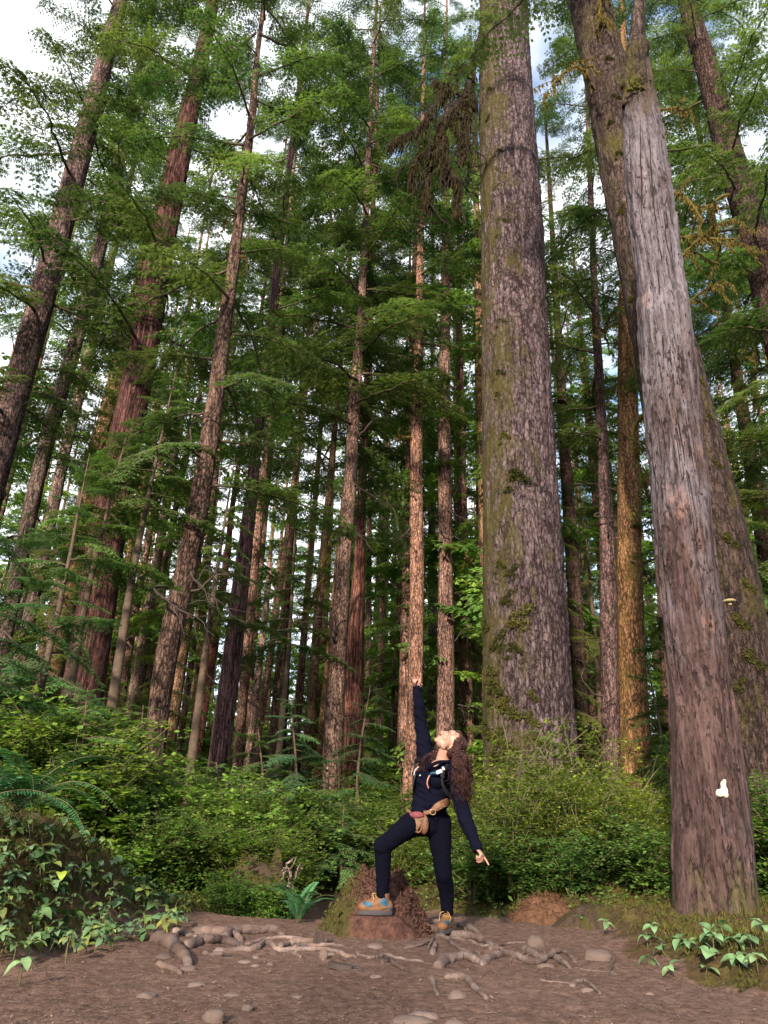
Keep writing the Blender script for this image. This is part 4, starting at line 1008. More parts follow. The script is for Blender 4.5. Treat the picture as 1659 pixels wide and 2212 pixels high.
def fern(x, y, z, size, n, label, tint=(1, 1, 1), azr=(0, 6.28), pit=(-30, 10), group=None):
    root = empty('sword_fern', (x, y, z)); tag(root, label, 'fern', group)
    for k in range(n):
        o = link('frond', FROND[k % 3], root); s = size * rsb.uniform(0.75, 1.15)
        az = azr[0] + (azr[1] - azr[0]) * (k + rsb.random() * 0.7) / n
        o.rotation_euler = (rsb.uniform(-.25, .25), R(rsb.uniform(*pit)), az); o.scale = (s, s, s); b = rsb.uniform(.8, 1.25); o.color = (tint[0]*b, tint[1]*b, tint[2]*b, 1)
    return root
p = U(30, 1755, 5.7); fern(p.x, p.y, H(p.x, p.y) + 0.14, 1.1, 17, 'large bluish sword fern arching off the top of the left bank', (0.95, 1.0, 0.85), (-2.4, 1.2), (-40, 15))
p = U(-70, 1720, 5.3); fern(p.x, p.y, H(p.x, p.y) + 0.2, 1.05, 10, 'sword fern cut by the left picture edge', (0.8, .95, 1.0))
p = G(645, 1995); fern(p.x, p.y, p.z, 0.62, 11, 'upright sword fern behind the left roots beside the stump', (0.9, 1.05, 1.0), (0, 6.28), (-62, -25))
for (px, py, sz, lab) in [(500, 1985, .42, 'small fern at the foot of the mossy rotten stump'), (900, 1960, .4, 'small fern behind the boot of the rear leg')]:
    p = U(px, py, 9.0); fern(p.x, p.y, H(p.x, p.y), sz, 8, lab, (0.8, 1, .9))

# ------------------------------------------------------------------ broad leaved ground plants
def leaf_mesh(seed, ln=1.0, wd=0.30):
    rs = np.random.RandomState(seed); n = 7; t = np.linspace(0, 1, n)
    hw = wd * np.sin(np.pi * t**0.8) ** 0.9; hw[0] = hw[-1] = 0.004
    z = 0.10 * np.sin(np.pi * t * 0.8) - 0.35 * t**2 * (0.6 + 0.6 * rs.rand())
    c = np.stack([t * ln, 0 * t, z], -1); l = c + np.stack([0 * t, hw, 0.30 * hw + 0.02 * rs.normal(0, 1, n)], -1); r = c + np.stack([0 * t, -hw, 0.30 * hw + 0.02 * rs.normal(0, 1, n)], -1)
    mb = MB(); q = []
    for k in range(n - 1): q += [[k, k+1, n+k+1, n+k], [2*n+k, 2*n+k+1, k+1, k]]
    mb.add(np.concatenate([c, l, r]), q)
    return mb.mesh('leaf', [M['broad']])
LEAF = [leaf_mesh(k, 1.0, 0.27 + 0.03 * (k % 3)) for k in range(5)]
mb = MB(); mb.tube([(0, 0, -0.6), (0.02, 0, 0.5), (0, 0, 1.0)], [0.035, 0.03, 0.025], 5); STEM = mb.mesh('stem', [M['stem']])
def leafy(x, y, z, size, n, label, group=None, tint=(1, 1, 1), st=0.09):
    root = empty('leafy_plant', (x, y, z)); tag(root, label, 'plant', group)
    root.rotation_euler = (rsb.uniform(-.3, .3) + 0.25, rsb.uniform(-.3, .3), rsb.uniform(0, 6.28))
    h = st * rsb.uniform(0.5, 1.5)
    s = link('stem', STEM, root); s.scale = (h, h, h)
    for k in range(n):
        o = link('leaf', rsb.choice(LEAF), root); o.location = (0, 0, h * (1 - 0.05 * k))
        ss = size * rsb.uniform(0.75, 1.15); o.scale = (ss, ss * rsb.uniform(.9, 1.15), ss)
        o.rotation_euler = (rsb.uniform(-.25, .25), R(rsb.uniform(-12, 22)), 6.283 * k / n + rsb.uniform(-.25, .25)); b = rsb.uniform(.8, 1.2)
        o.color = (tint[0]*b, tint[1]*b, tint[2]*b, 1)
    return root
gl = 'small trailing plant with broad pale green leaves on the mossy left bank'
cnt = 0
while cnt < 235:
    px = rsb.uniform(-20, 395); lo = 2105 - 0.26 * max(0, px - 60); hi = np.interp(px, [0, 150, 300, 395], [1765, 1800, 1860, 1920])
    py = rsb.uniform(hi, lo); p = G(px, py)
    if p.y > 8.5: continue
    leafy(p.x, p.y, p.z, rsb.choice([.045, .055, .065, .075, .09, .10]), rsb.choice([3, 4, 4, 5]), gl, 'trailing plants on the left bank', rsb.choice([(.85, .85, .85), (.65, .7, .75), (.5, .58, .46), (.8, .85, .95), (1.1, .95, .6), (1.0, .7, .4)])); cnt += 1
for (px, py, lab) in [(300, 1960, 'yellowing broad leaved plant in the middle of the left bank'), (122, 1935, 'bright yellow-green broad leaf plant high on the left bank'), (270, 1870, 'yellow-tinged leaf plant just below the fern tips')]:
    p = G(px, py); leafy(p.x, p.y, p.z + .03, 0.11, 4, lab, None, (1.9, 1.5, 0.55))
gr = 'low broad leaved plant at the foot of the grey snag'
for (px, py) in [(1400, 2048), (1440, 2062), (1470, 2038), (1490, 2050), (1520, 2040), (1545, 2062), (1572, 2032), (1590, 2045), (1530, 2075), (1625, 2045), (1405, 2030), (1650, 2030), (1510, 2055), (1600, 2090)]:
    p = G(px, py + 10); leafy(p.x, p.y, p.z, rsb.uniform(0.08, 0.115), rsb.choice([3, 4, 5]), gr, 'broad leaved plants at the snag', (.9, 1, 1.0))
for (px, py, lab) in [(1402, 2090, 'single pale leaf plant at the right trail edge'), (1525, 2118, 'three leaved pale plant low on the right verge'), (1460, 2112, 'tiny pale plant on the dirt of the right verge'), (1640, 2116, 'broad leaf plant cut by the right picture edge'), (1250, 2000, 'pale leafy plant right of the brown needle mound'), (1300, 2020, 'small pale plant between needle mound and snag'), (40, 2135, 'lone small plant at the foot of the left bank')]:
    p = G(px, py); leafy(p.x, p.y, p.z, 0.075, 4, lab)
p = G(868, 1985); 

# undergrowth and moss that nobody could count
def scatter_ground(n, test, seed, ymin, ymax, xmin, xmax):
    rs = np.random.RandomState(seed); P = []
    tot = 0
    while tot < n:
        x = rs.uniform(xmin, xmax, n); y = ymin + (ymax - ymin) * rs.rand(n) ** 1.6
        k = test(x, y); x, y = x[k], y[k]
        P.append(np.stack([x, y, hgt(x, y)], -1)); tot += len(x)
    return np.concatenate(P)[:n], rs
def offtrail(m):
    def f(x, y):
        xl, xr = trail_edges(y); pn = np.stack([x, y, 0 * x], -1); j = (fbm(pn * 2.5, 3, 8) - 0.5) * 0.5
        return ((x < xl - m + j) | (x > xr + m + j)) & (np.abs(x) < 3 + y * 0.75)
    return f
P, rs = scatter_ground(70000, offtrail(0.15), 1, 7.6, 30, -20, 20)
n = len(P); clump = fbm(P * 1.1, 3, 2); P[:, 2] += rs.rand(n) ** 1.5 * (0.12 + 0.75 * np.clip(clump - 0.35, 0, 1)) * 1.2
sz = 0.035 + 0.0016 * P[:, 1]; a = rs.rand(n) * 6.283
D = np.stack([np.cos(a), np.sin(a), rs.normal(0, 0.35, n)], -1) * (sz * (0.6 + 0.8 * rs.rand(n)))[:, None]
S = np.cross(D, np.stack([rs.normal(0, .3, n), rs.normal(0, .3, n), np.ones(n)], -1)); S /= np.linalg.norm(S, axis=1, keepdims=True); S *= (sz * 0.36)[:, None]
mb = MB(); mb.rhombs(P, D, S); o = link('undergrowth', mb.mesh('undergrowth', [M['shrub']]), None)
tag(o, 'low green leafy undergrowth covering the forest floor', 'undergrowth', None, 'stuff')
def bankmoss(x, y):
    xl, xr = trail_edges(y); pn = np.stack([x, y, 0 * x], -1); j = (fbm(pn * 3, 3, 18) - 0.5) * 0.5
    return ((x < xl - 0.22 + j) | (x > xr + 0.22 + j)) & (np.abs(x) < 5)
P, rs = scatter_ground(90000, bankmoss, 3, 3.2, 10, -5, 5); n = len(P)
P += rs.normal(0, 0.006, (n, 3)); D = rs.normal(0, 0.6, (n, 3)) + np.array([0, -0.2, 1.0]); D *= (0.014 + 0.024 * rs.rand(n))[:, None]
S = np.cross(D, rs.normal(0, 1, (n, 3))); S /= np.linalg.norm(S, axis=1, keepdims=True); S *= 0.0055
mb = MB(); mb.rhombs(P, D, S); o = link('moss_tufts', mb.mesh('moss_tufts', [M['mossleaf']]), None)
tag(o, 'golden brown moss carpeting the banks beside the trail', 'moss', None, 'stuff')
def ontrail(x, y):
    xl, xr = trail_edges(y); return (x > xl - 0.3) & (x < xr + 0.35)
P, rs = scatter_ground(15000, ontrail, 4, 3.2, 9.0, -2.6, 2.6); n = len(P)
P[:, 2] += 0.004; a = rs.rand(n) * 6.283; D = np.stack([np.cos(a), np.sin(a), rs.normal(0, 0.12, n)], -1) * (0.007 + 0.045 * rs.rand(n) ** 3)[:, None]
S = np.cross(D, np.array([0, 0, 1.0])); S /= np.linalg.norm(S, axis=1, keepdims=True); S *= (0.0015 + 0.0045 * rs.rand(n) ** 2)[:, None]
mb = MB(); k = n // 2
M['litter'] = plain('pale_litter', (0.17, 0.11, 0.083), 0.9, 0.35, 40); M['litter2'] = plain('dark_litter', (0.04, 0.024, 0.019), 0.9, 0.4, 40)
mb.rhombs(P[:k], D[:k], S[:k], 0); mb.rhombs(P[k:], D[k:], S[k:], 1)
o = link('forest_litter', mb.mesh('forest_litter', [M['litter'], M['litter2']]), None); tag(o, 'needles and bark chips strewn over the dirt trail', 'litter', None, 'stuff')

# ------------------------------------------------------------------ roots, stones
def root_mat():
    t = NT('root_wood'); v = t.coord((1, 1, 1)); n1 = t.noise(v, 6, 4); n2 = t.noise(v, 45, 5, 0.7)
    col = t.mix(t.ramp(n1, [(0.35, 0.0), (0.65, 1.0)]), (0.065, 0.046, 0.043), (0.230, 0.182, 0.173))
    col = t.mix(t.ramp(n2, [(0.35, 0.0), (0.7, 1.0)]), t.mix(0.5, col, (0.045, 0.03, 0.028)), col); col = t.mix(1.0, col, t.tint(), 'MULTIPLY')
    n3 = t.noise(v, 3.3, 5, .7); col = t.mix(t.ramp(n3, [(0.48, 0.0), (0.64, 0.6)]), col, (0.095, 0.058, 0.045))
    t.pr(col, 0.9, t.bump(n2, 1.0, 0.014), 0.1); return t.m
M['root'] = root_mat()
def root_part(parent, pp, wpx, tint=1.0, lift=0.34, name='root', taper=0.45):
    o0 = Vector(parent.location) if parent else None
    P = [G(x, y + wpx * 0.3) for x, y in pp]
    if o0 is None: o0 = P[0].copy(); 
    c = bez([q - o0 for q in P], 7); n = len(c); rs = np.random.RandomState(int(pp[0][0] * 7 + pp[0][1]))
    r = 0.5 * wpx * 1.25 * pxm(P[len(P)//2])
    rad = r * np.linspace(1.0, taper, n) * (0.85 + 0.3 * rs.rand(n)); k = np.ones(3) / 3; rad = np.convolve(np.pad(rad, 1, mode='edge'), k, 'valid')
    # follow the ground, arching clear of it here and there
    gz = hgt(c[:, 0] + o0.x, c[:, 1] + o0.y) - o0.z
    c[:, 2] = np.maximum(gz + r * lift * (0.5 + 1.0 * np.sin(np.linspace(0, math.pi, n)) ** 0.7), c[:, 2] * 0 + gz - r)
    c[0, 2] -= r * 0.6; c[-1, 2] -= r * 1.2
    c[:, 1] += rs.normal(0, 0.006, n)
    mb = MB(); mb.tube(c, rad, 10, 0, 0.35, int(pp[0][0])); o = link(name, mb.mesh(name, [M['root']]), parent)
    if parent is None: o.location = o0
    o.color = (tint, tint * 0.98, tint * 0.97, 1)
    return o
lt = empty('root_tangle', G(560, 2035)); tag(lt, 'tangle of pale worn roots crossing the trail left of the stump', 'roots')
for pp, wp, ti in [([(419, 2012), (470, 2015), (520, 2012), (572, 2010), (593, 2006), (614, 2020)], 22, .8), ([(374, 2011), (400, 2018), (431, 2026)], 12, 1.1),
                   ([(400, 2044), (430, 2036), (452, 2031), (488, 2034), (528, 2043)], 22, .7), ([(478, 2030), (500, 2016), (522, 2032)], 20, .95),
                   ([(464, 2053), (512, 2053), (554, 2049), (572, 2037), (593, 2049), (632, 2052), (692, 2050), (737, 2060), (773, 2067)], 13, 1.0),
                   ([(600, 2047), (626, 2038), (662, 2035), (690, 2036), (720, 2030)], 12, .95), ([(635, 2050), (662, 2043), (700, 2042), (746, 2044)], 10, 1.1),
                   ([(532, 2038), (580, 2030), (640, 2028), (690, 2030)], 8, 1.15), ([(440, 2058), (470, 2064), (500, 2062)], 10, 1.0), ([(625, 2058), (640, 2062), (650, 2066)], 11, 1.0)]:
    root_part(lt, pp, wp, ti)
rt = empty('root_tangle', G(1040, 2050)); tag(rt, 'tangle of grey roots spreading right from under the rear foot', 'roots')
for pp, wp, ti in [([(873, 2002), (918, 2007), (975, 2020), (1020, 2023), (1049, 2033), (1065, 2044)], 18, .8), ([(943, 2018), (969, 2030), (988, 2047), (1020, 2060), (1046, 2070)], 11, .85),
                   ([(945, 2086), (963, 2074), (1001, 2067), (1027, 2074), (1042, 2078)], 21, 1.0), ([(1040, 2079), (1072, 2063), (1100, 2060), (1123, 2071), (1158, 2078), (1190, 2062), (1216, 2054), (1246, 2076)], 16, .85),
                   ([(969, 2026), (1020, 2036), (1052, 2046), (1100, 2039), (1142, 2041), (1180, 2058)], 6, .9), ([(1132, 2045), (1152, 2060), (1174, 2068)], 18, .75),
                   ([(1201, 2066), (1216, 2080), (1232, 2089)], 14, .85), ([(937, 2026), (930, 2040), (924, 2052)], 7, .9), ([(873, 2050), (908, 2041), (931, 2031)], 6, .8),
                   ([(934, 2060), (939, 2048), (944, 2036)], 12, .95), ([(918, 1996), (950, 1994), (985, 1996), (1003, 2003)], 12, .7), ([(993, 1992), (1003, 2003), (1008, 2012)], 5, .95),
                   ([(1010, 2000), (1026, 2010), (1042, 2022)], 12, .85), ([(1058, 2050), (1075, 2048), (1092, 2050)], 10, .6), ([(1103, 2064), (1104, 2075), (1101, 2092)], 4, .9),
                   ([(1148, 2052), (1130, 2060), (1118, 2072)], 4, .9), ([(1160, 2058), (1140, 2068), (1128, 2078)], 4, .9), ([(918, 2010), (900, 2020), (894, 2032)], 4, .7)]:
    root_part(rt, pp, wp, ti)
for pp, wp, ti, lab in [([(338, 2022), (362, 2036), (388, 2058), (408, 2080)], 34, .6, 'thick leaning root ending the left bank'),
                        ([(796, 2068), (815, 2070), (835, 2063), (873, 2072), (918, 2076)], 8, 1.0, 'thin pale root lying on the trail below the stump'),
                        ([(823, 2078), (844, 2075), (867, 2092), (888, 2098)], 12, .5, 'short dark root with a broken end below the stump'),
                        ([(770, 2059), (794, 2068), (828, 2066)], 7, 1.1, 'short pale root piece left of the dark broken root'),
                        ([(931, 2112), (937, 2130), (948, 2152)], 12, .95, 'short root stub pointing down the trail in the foreground'),
                        ([(963, 2109), (1001, 2112), (1027, 2135), (1054, 2155)], 17, 1.0, 'gnarled root breaking out of the dirt in the foreground'),
                        ([(1232, 2128), (1262, 2122), (1280, 2130), (1300, 2150)], 10, .95, 'smooth root arching out of the dirt at right'),
                        ([(1165, 2118), (1200, 2124), (1238, 2127)], 4, .9, 'thin twig leading to the arching right root'),
                        ([(1258, 2197), (1282, 2196), (1310, 2197)], 5, .6, 'straight dark stick at the bottom edge'),
                        ([(1195, 2194), (1218, 2192)], 4, .7, 'short stick left of the straight dark one'),
                        ([(1250, 2092), (1290, 2098), (1330, 2106)], 3, .8, 'thin twig right of the tangled roots'),
                        ([(1330, 2075), (1318, 2095), (1310, 2110)], 5, .7, 'dark root hanging from the right verge'),
                        ([(340, 2080), (365, 2090), (392, 2102)], 16, .8, 'flattish root lump at the foot of the left bank')]:
    tag(root_part(None, pp, wp, ti, 0.3, 'root' if 'root' in lab else 'stick'), lab, 'root' if 'root' in lab else 'stick')

def stone_mat():
    t = NT('dusty_stone'); v = t.coord(); n1 = t.noise(v, 7, 4); n2 = t.noise(v, 60, 4, .7)
    col = t.mix(n1, (0.060, 0.041, 0.037), (0.130, 0.096, 0.088)); col = t.mix(t.ramp(n2, [(.4, 0.), (.7, 1.)]), t.mix(.4, col, (.08, .06, .055)), col); col = t.mix(1., col, t.tint(), 'MULTIPLY')
    t.pr(col, .88, t.bump(n2, .4, .006), .2); return t.m
M['stone'] = stone_mat()
def stone(x0, x1, y0, y1, label, tint=1.0, slab=False, sink=1.0, ang=False):
    b = G((x0 + x1) / 2, y1); s = pxm(b); wdt = (x1 - x0) * s * 0.5; hh = max((y1 - y0) * s, 0.012)
    rs = np.random.RandomState(int(x0 + y0)); mb = MB()
    dep = wdt * rs.uniform(.6, .95)
    th = np.linspace(0, math.pi, 15); ph = np.linspace(0, 2*math.pi, 26, endpoint=False)
    u = np.stack([np.sin(th)[:, None]*np.cos(ph), np.sin(th)[:, None]*np.sin(ph), np.cos(th)[:, None] + 0*ph], -1).reshape(-1, 3)
    e = 0.72 if ang else 0.9
    u = np.sign(u) * np.abs(u) ** e
    d = 1 + 0.5 * (fbm(u * 1.7 + rs.rand() * 50, 3, 3) - 0.5)
    v = u * d[:, None] * np.array([wdt, dep, hh * 0.62])
    if slab: v[:, 2] += v[:, 1] * 0.25
    i = np.arange(14)[:, None] * 26; j = np.arange(26)[None, :]; j2 = (j + 1) % 26
    mb.add(v, np.stack([i + j, i + 26 + j, i + 26 + j2, i + j2], -1).reshape(-1, 4))
    o = link('stone', mb.mesh('stone', [M['stone']]), None, b + Vector((0, dep * 0.5, hh * (0.62 - sink) * 0.6))); o.rotation_euler = (0, 0, rs.uniform(-.3, .3)); o.color = (tint, tint, tint, 1)
    tag(o, label, 'stone')
for a in [(1266, 1324, 2054, 2076, 'flat pale stone slab at the right end of the tangled roots', .8, True, .3, True), (1140, 1180, 2024, 2046, 'angular stone wedged behind the grey roots', .75, True, .2, True),
          (880, 950, 2178, 2199, 'pale rounded stone half buried at the bottom edge', 1.1), (836, 938, 2190, 2216, 'largest rounded stone cut by the bottom edge', 1.0), (960, 1010, 2196, 2216, 'low pale stone right of the largest bottom stone', 1.0),
          (383, 424, 2078, 2098, 'oval stone at the corner of the left bank', .8), (402, 445, 2116, 2131, 'low wedge shaped stone left on the trail', .9),
          (290, 336, 2134, 2156, 'mostly buried brown stone at the far left of the trail', .85), (435, 483, 2184, 2212, 'rounded stone near the bottom left', .9, False, .25), (520, 547, 2172, 2184, 'small dark pointed stone in the lower trail', .75, False, .2, True),
          (688, 708, 2058, 2075, 'small upright grey stone below the pale roots', .9, False, .1, True), (540, 562, 2058, 2071, 'small stone touching the left roots', 1.0), (510, 546, 2067, 2080, 'low oval stone under the left roots', 1.0),
          (541, 564, 2077, 2088, 'flat oval stone in the left middle of the trail', 1.0), (575, 592, 2074, 2086, 'small brown stone beside the flat oval one', .75), (799, 828, 2099, 2112, 'pale flat stone below the broken root', 1.1),
          (790, 830, 2034, 2047, 'pale stone against the stump base', 1.05), (968, 1012, 2128, 2153, 'buried round stone under the foreground root', .95), (700, 726, 2054, 2062, 'flat stone behind the small upright one', 1.0),
          (1160, 1200, 2078, 2090, 'small stone in the dirt below the right roots', .85), (1255, 1285, 2130, 2141, 'pale low stone near the arching right root', 1.1), (480, 520, 2140, 2152, 'buried low stone in the middle of the trail', .9), (330, 372, 2052, 2072, 'dark stone under the thick leaning root', .6),
          (620, 655, 2150, 2158, 'thin flat buried stone in the centre of the trail', .95), (1395, 1415, 2142, 2150, 'small pebble stone near the right verge', 1.1)]:
    stone(*a)
def bark_chip():
    b = G(738, 2094); s = pxm(b); mb = MB(); mb.box((0, 0, 0.012), ((26*s, 0, -.006), (0.01, .03, 0), (0, 0.004, 0.013))); mb.tube([(10*s, 0, .02), (45*s, .01, .005)], [.012, .003], 5)
    o = link('bark_chip', mb.mesh('bark_chip', [M['deadwood']], False), None, b); o.rotation_euler = (0, .05, -.1); tag(o, 'dark broken slab of bark lying on the trail', 'bark')
    b = G(690, 2046); s = pxm(b); mb = MB(); rs = np.random.RandomState(4)
    for k in range(5): mb.tube([(rs.uniform(-9, 9)*s, rs.uniform(-.02, .02), -.02), (rs.uniform(-12, 4)*s, 0, rs.uniform(14, 32)*s)], [8*s, 2*s], 6, 0, .3, k)
    o = link('wood_stub', mb.mesh('wood_stub', [M['deadwood']], False), None, b); tag(o, 'dark splintered wood stub standing among the left roots', 'stub')
bark_chip()

# ------------------------------------------------------------------ stump mound, rotten stump, needle mound
def mound_mat(name, a, b, mossy, axis):
    t = NT(name); v = t.coord(); n1 = t.noise(v, 4.5, 5, .65); n2 = t.noise(v, 30, 6, .75); n3 = t.noise(t.coord((1, 1, .4)), 14, 5, .7)
    h = t.math('ADD', t.math('MULTIPLY', n2, .6), t.math('MULTIPLY', n3, .5))
    col = t.mix(t.ramp(h, [(.38, 0.), (.75, 1.)]), a, b)
    sx = t.n('ShaderNodeSeparateXYZ'); c = t.n('ShaderNodeTexCoord'); t.l(c.outputs['Object'], sx.inputs[0])
    f = t.math('ADD', t.math('MULTIPLY', sx.outputs[0], axis), t.math('MULTIPLY', t.math('SUBTRACT', n1, .5), 1.1))
    col = t.mix(t.ramp(f, [(mossy, 0.), (mossy + .16, 1.)]), col, t.mix(n2, (.012, .012, .006), (.062, .055, .016)))
    t.pr(col, .95, t.bump(h, 1., .03), .1); return t.m
M['rot'] = mound_mat('rotten_red_wood', (.012, .006, .005), (.110, .056, .045), .18, -1.25)
M['rot2'] = mound_mat('rotten_mossy_wood', (.012, .009, .007), (.06, .042, .03), -.12, .0)
M['duff'] = mound_mat('needle_duff', (.022, .011, .007), (.125, .066, .040), .42, .6)
def mound(name, x, y, rx, ry, hh, mat, label, cat, seed, top=0.35, rough=.2, sharp=1.6, crag=0.0, skew=(0, 0)):
    z = H(x, y); nr, ns = 44, 110
    r = np.linspace(0, 1, nr); ph = np.linspace(0, 2*math.pi, ns, endpoint=False)
    Rr, Ph = np.meshgrid(r, ph, indexing='ij'); cx, cy_ = Rr*np.cos(Ph), Rr*np.sin(Ph)
    q = np.stack([cx.ravel()*2, cy_.ravel()*2, 0*cx.ravel() + seed], -1)
    out_ = 1 + .75*(fbm(np.stack([np.cos(Ph).ravel()*1.5, np.sin(Ph).ravel()*1.5, 0*Ph.ravel() + seed], -1), 3, seed) - .5).reshape(nr, ns)
    prof = 1 - sst(top, 1.0, Rr) ** (1/sharp)
    X = cx*rx*out_; Y = cy_*ry*out_
    Z = hh*prof*(1 + skew[0]*cx + skew[1]*cy_)
    qq = np.stack([X.ravel(), Y.ravel(), Z.ravel()], -1)
    Z += ((hh*rough*2*(fbm(qq*4, 4, seed) - .5)).reshape(nr, ns) + (hh*rough*(fbm(qq*17, 3, seed+2) - .5)).reshape(nr, ns))*(1 - Rr**3)
    X += (.10*rx*(fbm(qq*7 + 5, 3, seed+4) - .5)).reshape(nr, ns)*2; Y += (.1*ry*(fbm(qq*7 + 9, 3, seed+6) - .5)).reshape(nr, ns)*2
    if crag: Z += crag*np.clip((vnoise(np.stack([Ph.ravel()*3, Rr.ravel()*3, 0*Ph.ravel()], -1), seed).reshape(nr, ns) - .55), 0, 1)*2*(1 - sst(top*.9, top*1.35, Rr))*sst(.1, .3, Rr)
    gz = hgt((X + x).ravel(), (Y + y).ravel()).reshape(nr, ns) - z
    Z = Z + gz*Rr**2 - .10*Rr**8
    i = np.arange(nr-1)[:, None]*ns; j = np.arange(ns)[None, :]; j2 = (j+1) % ns
    mb = MB(); mb.add(np.stack([X, Y, Z], -1).reshape(-1, 3), np.stack([i+j, i+ns+j, i+ns+j2, i+j2], -1).reshape(-1, 4))
    o = link(name, mb.mesh(name, [mat]), None, (x, y, z)); tag(o, label, cat)
    return o, (X.ravel() + x, Y.ravel() + y, Z.ravel() + z)
ps = U(816, 2000, 6.85)
stump, SV = mound('rotten_stump', ps.x, ps.y, .47, .74, .36, M['rot'], 'crumbling red-brown stump with a mossy left side under the front boot', 'stump', 3, .30, .24, 1.25, .08, (-.05, .25))
def crumbs():
    rs = np.random.RandomState(6); k = rs.randint(0, len(SV[0]), 5200); P = np.stack([SV[0][k], SV[1][k], SV[2][k]], -1) - np.array(list(stump.location)) + rs.normal(0, .008, (5200, 3))
    mb = MB(); left = (P[:, 0] + rs.normal(0, .08, 5200)) < -.22
    D = rs.normal(0, .024, (5200, 3)); S = np.cross(D, rs.normal(0, 1, (5200, 3))); S /= np.linalg.norm(S, axis=1, keepdims=True); S *= .006
    mb.rhombs(P[~left], D[~left], S[~left], 0)
    D2 = rs.normal(0, .6, (5200, 3)) + np.array([-.4, -.3, .5]); D2 *= .028; mb.rhombs(P[left], D2[left], S[left], 1)
    o = link('crumbs', mb.mesh('crumbs', [M['rot'], M['mossleaf']]), stump); o['kind'] = 'stuff'
    for q in range(260):
        i_ = rs.randint(0, len(SV[0])); c_ = np.array([SV[0][i_], SV[1][i_], SV[2][i_]]) - np.array(list(stump.location)); a_ = rs.normal(0, 1, (3, 3)); a_, _r = np.linalg.qr(a_); sz_ = rs.uniform(.006, .020)
        (chunks := chunks if q else MB()).box(c_, a_*np.array([[sz_*1.8], [sz_*.8], [sz_*.5]]))
    link('crumbs', chunks.mesh('crumbs', [M['rot']], False), stump)['kind'] = 'stuff'
    mb = MB()
    for (px, py, tx, ty, r) in [(775, 1918, 772, 1898, .014), (800, 1905, 802, 1876, .012), (812, 1900, 810, 1884, .015), (870, 1925, 874, 1908, .014), (746, 1935, 742, 1915, .013), (757, 1925, 751, 1893, .022), (768, 1912, 770, 1886, .02), (850, 1905, 846, 1884, .022), (790, 1900, 795, 1880, .02), (860, 1920, 868, 1893, .016), (840, 1900, 838, 1878, .016)]:
        q = [U(px, py + 15, 6.9) - stump.location, U(px, py, 6.88) - stump.location, U(tx, ty, 6.9) - stump.location]; c = bez(q, 5); mb.tube(c, np.linspace(r*1.6, r*.4, len(c)), 6, 0, .4, 2)
    link('splinter', mb.mesh('splinter', [M['rot']], False), stump)
crumbs()
pr_ = U(560, 1960, 8.8)
rots, RV = mound('rotten_stump', pr_.x, pr_.y, .46, .42, .62, M['rot2'], 'dark mossy rotten stump with silver splinters behind the left roots', 'stump', 8, .45, .28, .8, .25)
def splinters():
    rs = np.random.RandomState(9); mb = MB(); o = Vector(rots.location)
    for pp, r in [([(618, 1960), (624, 1910), (626, 1885), (618, 1870)], .035), ([(626, 1950), (634, 1905), (642, 1880), (652, 1862)], .032), ([(612, 1930), (614, 1890), (622, 1866), (636, 1852)], .026), ([(630, 1920), (640, 1892), (645, 1870)], .018), ([(606, 1930), (606, 1898), (612, 1874)], .025), ([(622, 1885), (632, 1868), (640, 1850)], .012), ([(640, 1885), (648, 1878), (655, 1866)], .01)]:
        c = bez([U(x, y, 8.55 + rs.normal(0, .06)) - o for x, y in pp], 6); c[:, 0] += rs.normal(0, .006, len(c)); mb.tube(c, np.linspace(r*.8, r*.2, len(c)), 6, 0, .5, 2)
    k = link('splinter', mb.mesh('splinter', [M['bark']], False), rots); k.color = (1.35, 1.4, 1.5, 1); tag(k, 'silvery jagged splinters')
    n = 2600; i = rs.randint(0, len(RV[0]), n); P = np.stack([RV[0][i], RV[1][i], RV[2][i]], -1) - np.array(list(o)); D = rs.normal(0, .5, (n, 3)) + np.array([0, -.4, .2]); D *= .03; S = np.cross(D, rs.normal(0, 1, (n, 3))); S /= np.linalg.norm(S, axis=1, keepdims=True); S *= .006
    mb = MB(); mb.rhombs(P, D, S); link('moss_tufts', mb.mesh('moss_tufts', [M['mossleaf']]), rots)['kind'] = 'stuff'
splinters()
pd = U(1178, 1985, 8.0)
duff, DV = mound('needle_mound', pd.x, pd.y, .40, .34, .17, M['duff'], 'low brown mound of needles and moss right of the rear foot', 'mound', 12, .2, .16, 1.2)
def duffbits():
    rs = np.random.RandomState(3); n = 1800; i = rs.randint(0, len(DV[0]), n); P = np.stack([DV[0][i], DV[1][i], DV[2][i]], -1) - np.array(list(duff.location)); D = rs.normal(0, .028, (n, 3)); S = np.cross(D, rs.normal(0, 1, (n, 3))); S /= np.linalg.norm(S, axis=1, keepdims=True); S *= .004
    mb = MB(); mb.rhombs(P, D, S); link('needles', mb.mesh('needles', [M['duff']]), duff)['kind'] = 'stuff'
duffbits()
pw = U(1285, 2005, 7.6)
mound('needle_mound', pw.x, pw.y, .42, .3, .09, M['rot2'], 'flat mossy brown hump between the needle mound and the snag', 'mound', 15, .2, .3, 1.2)

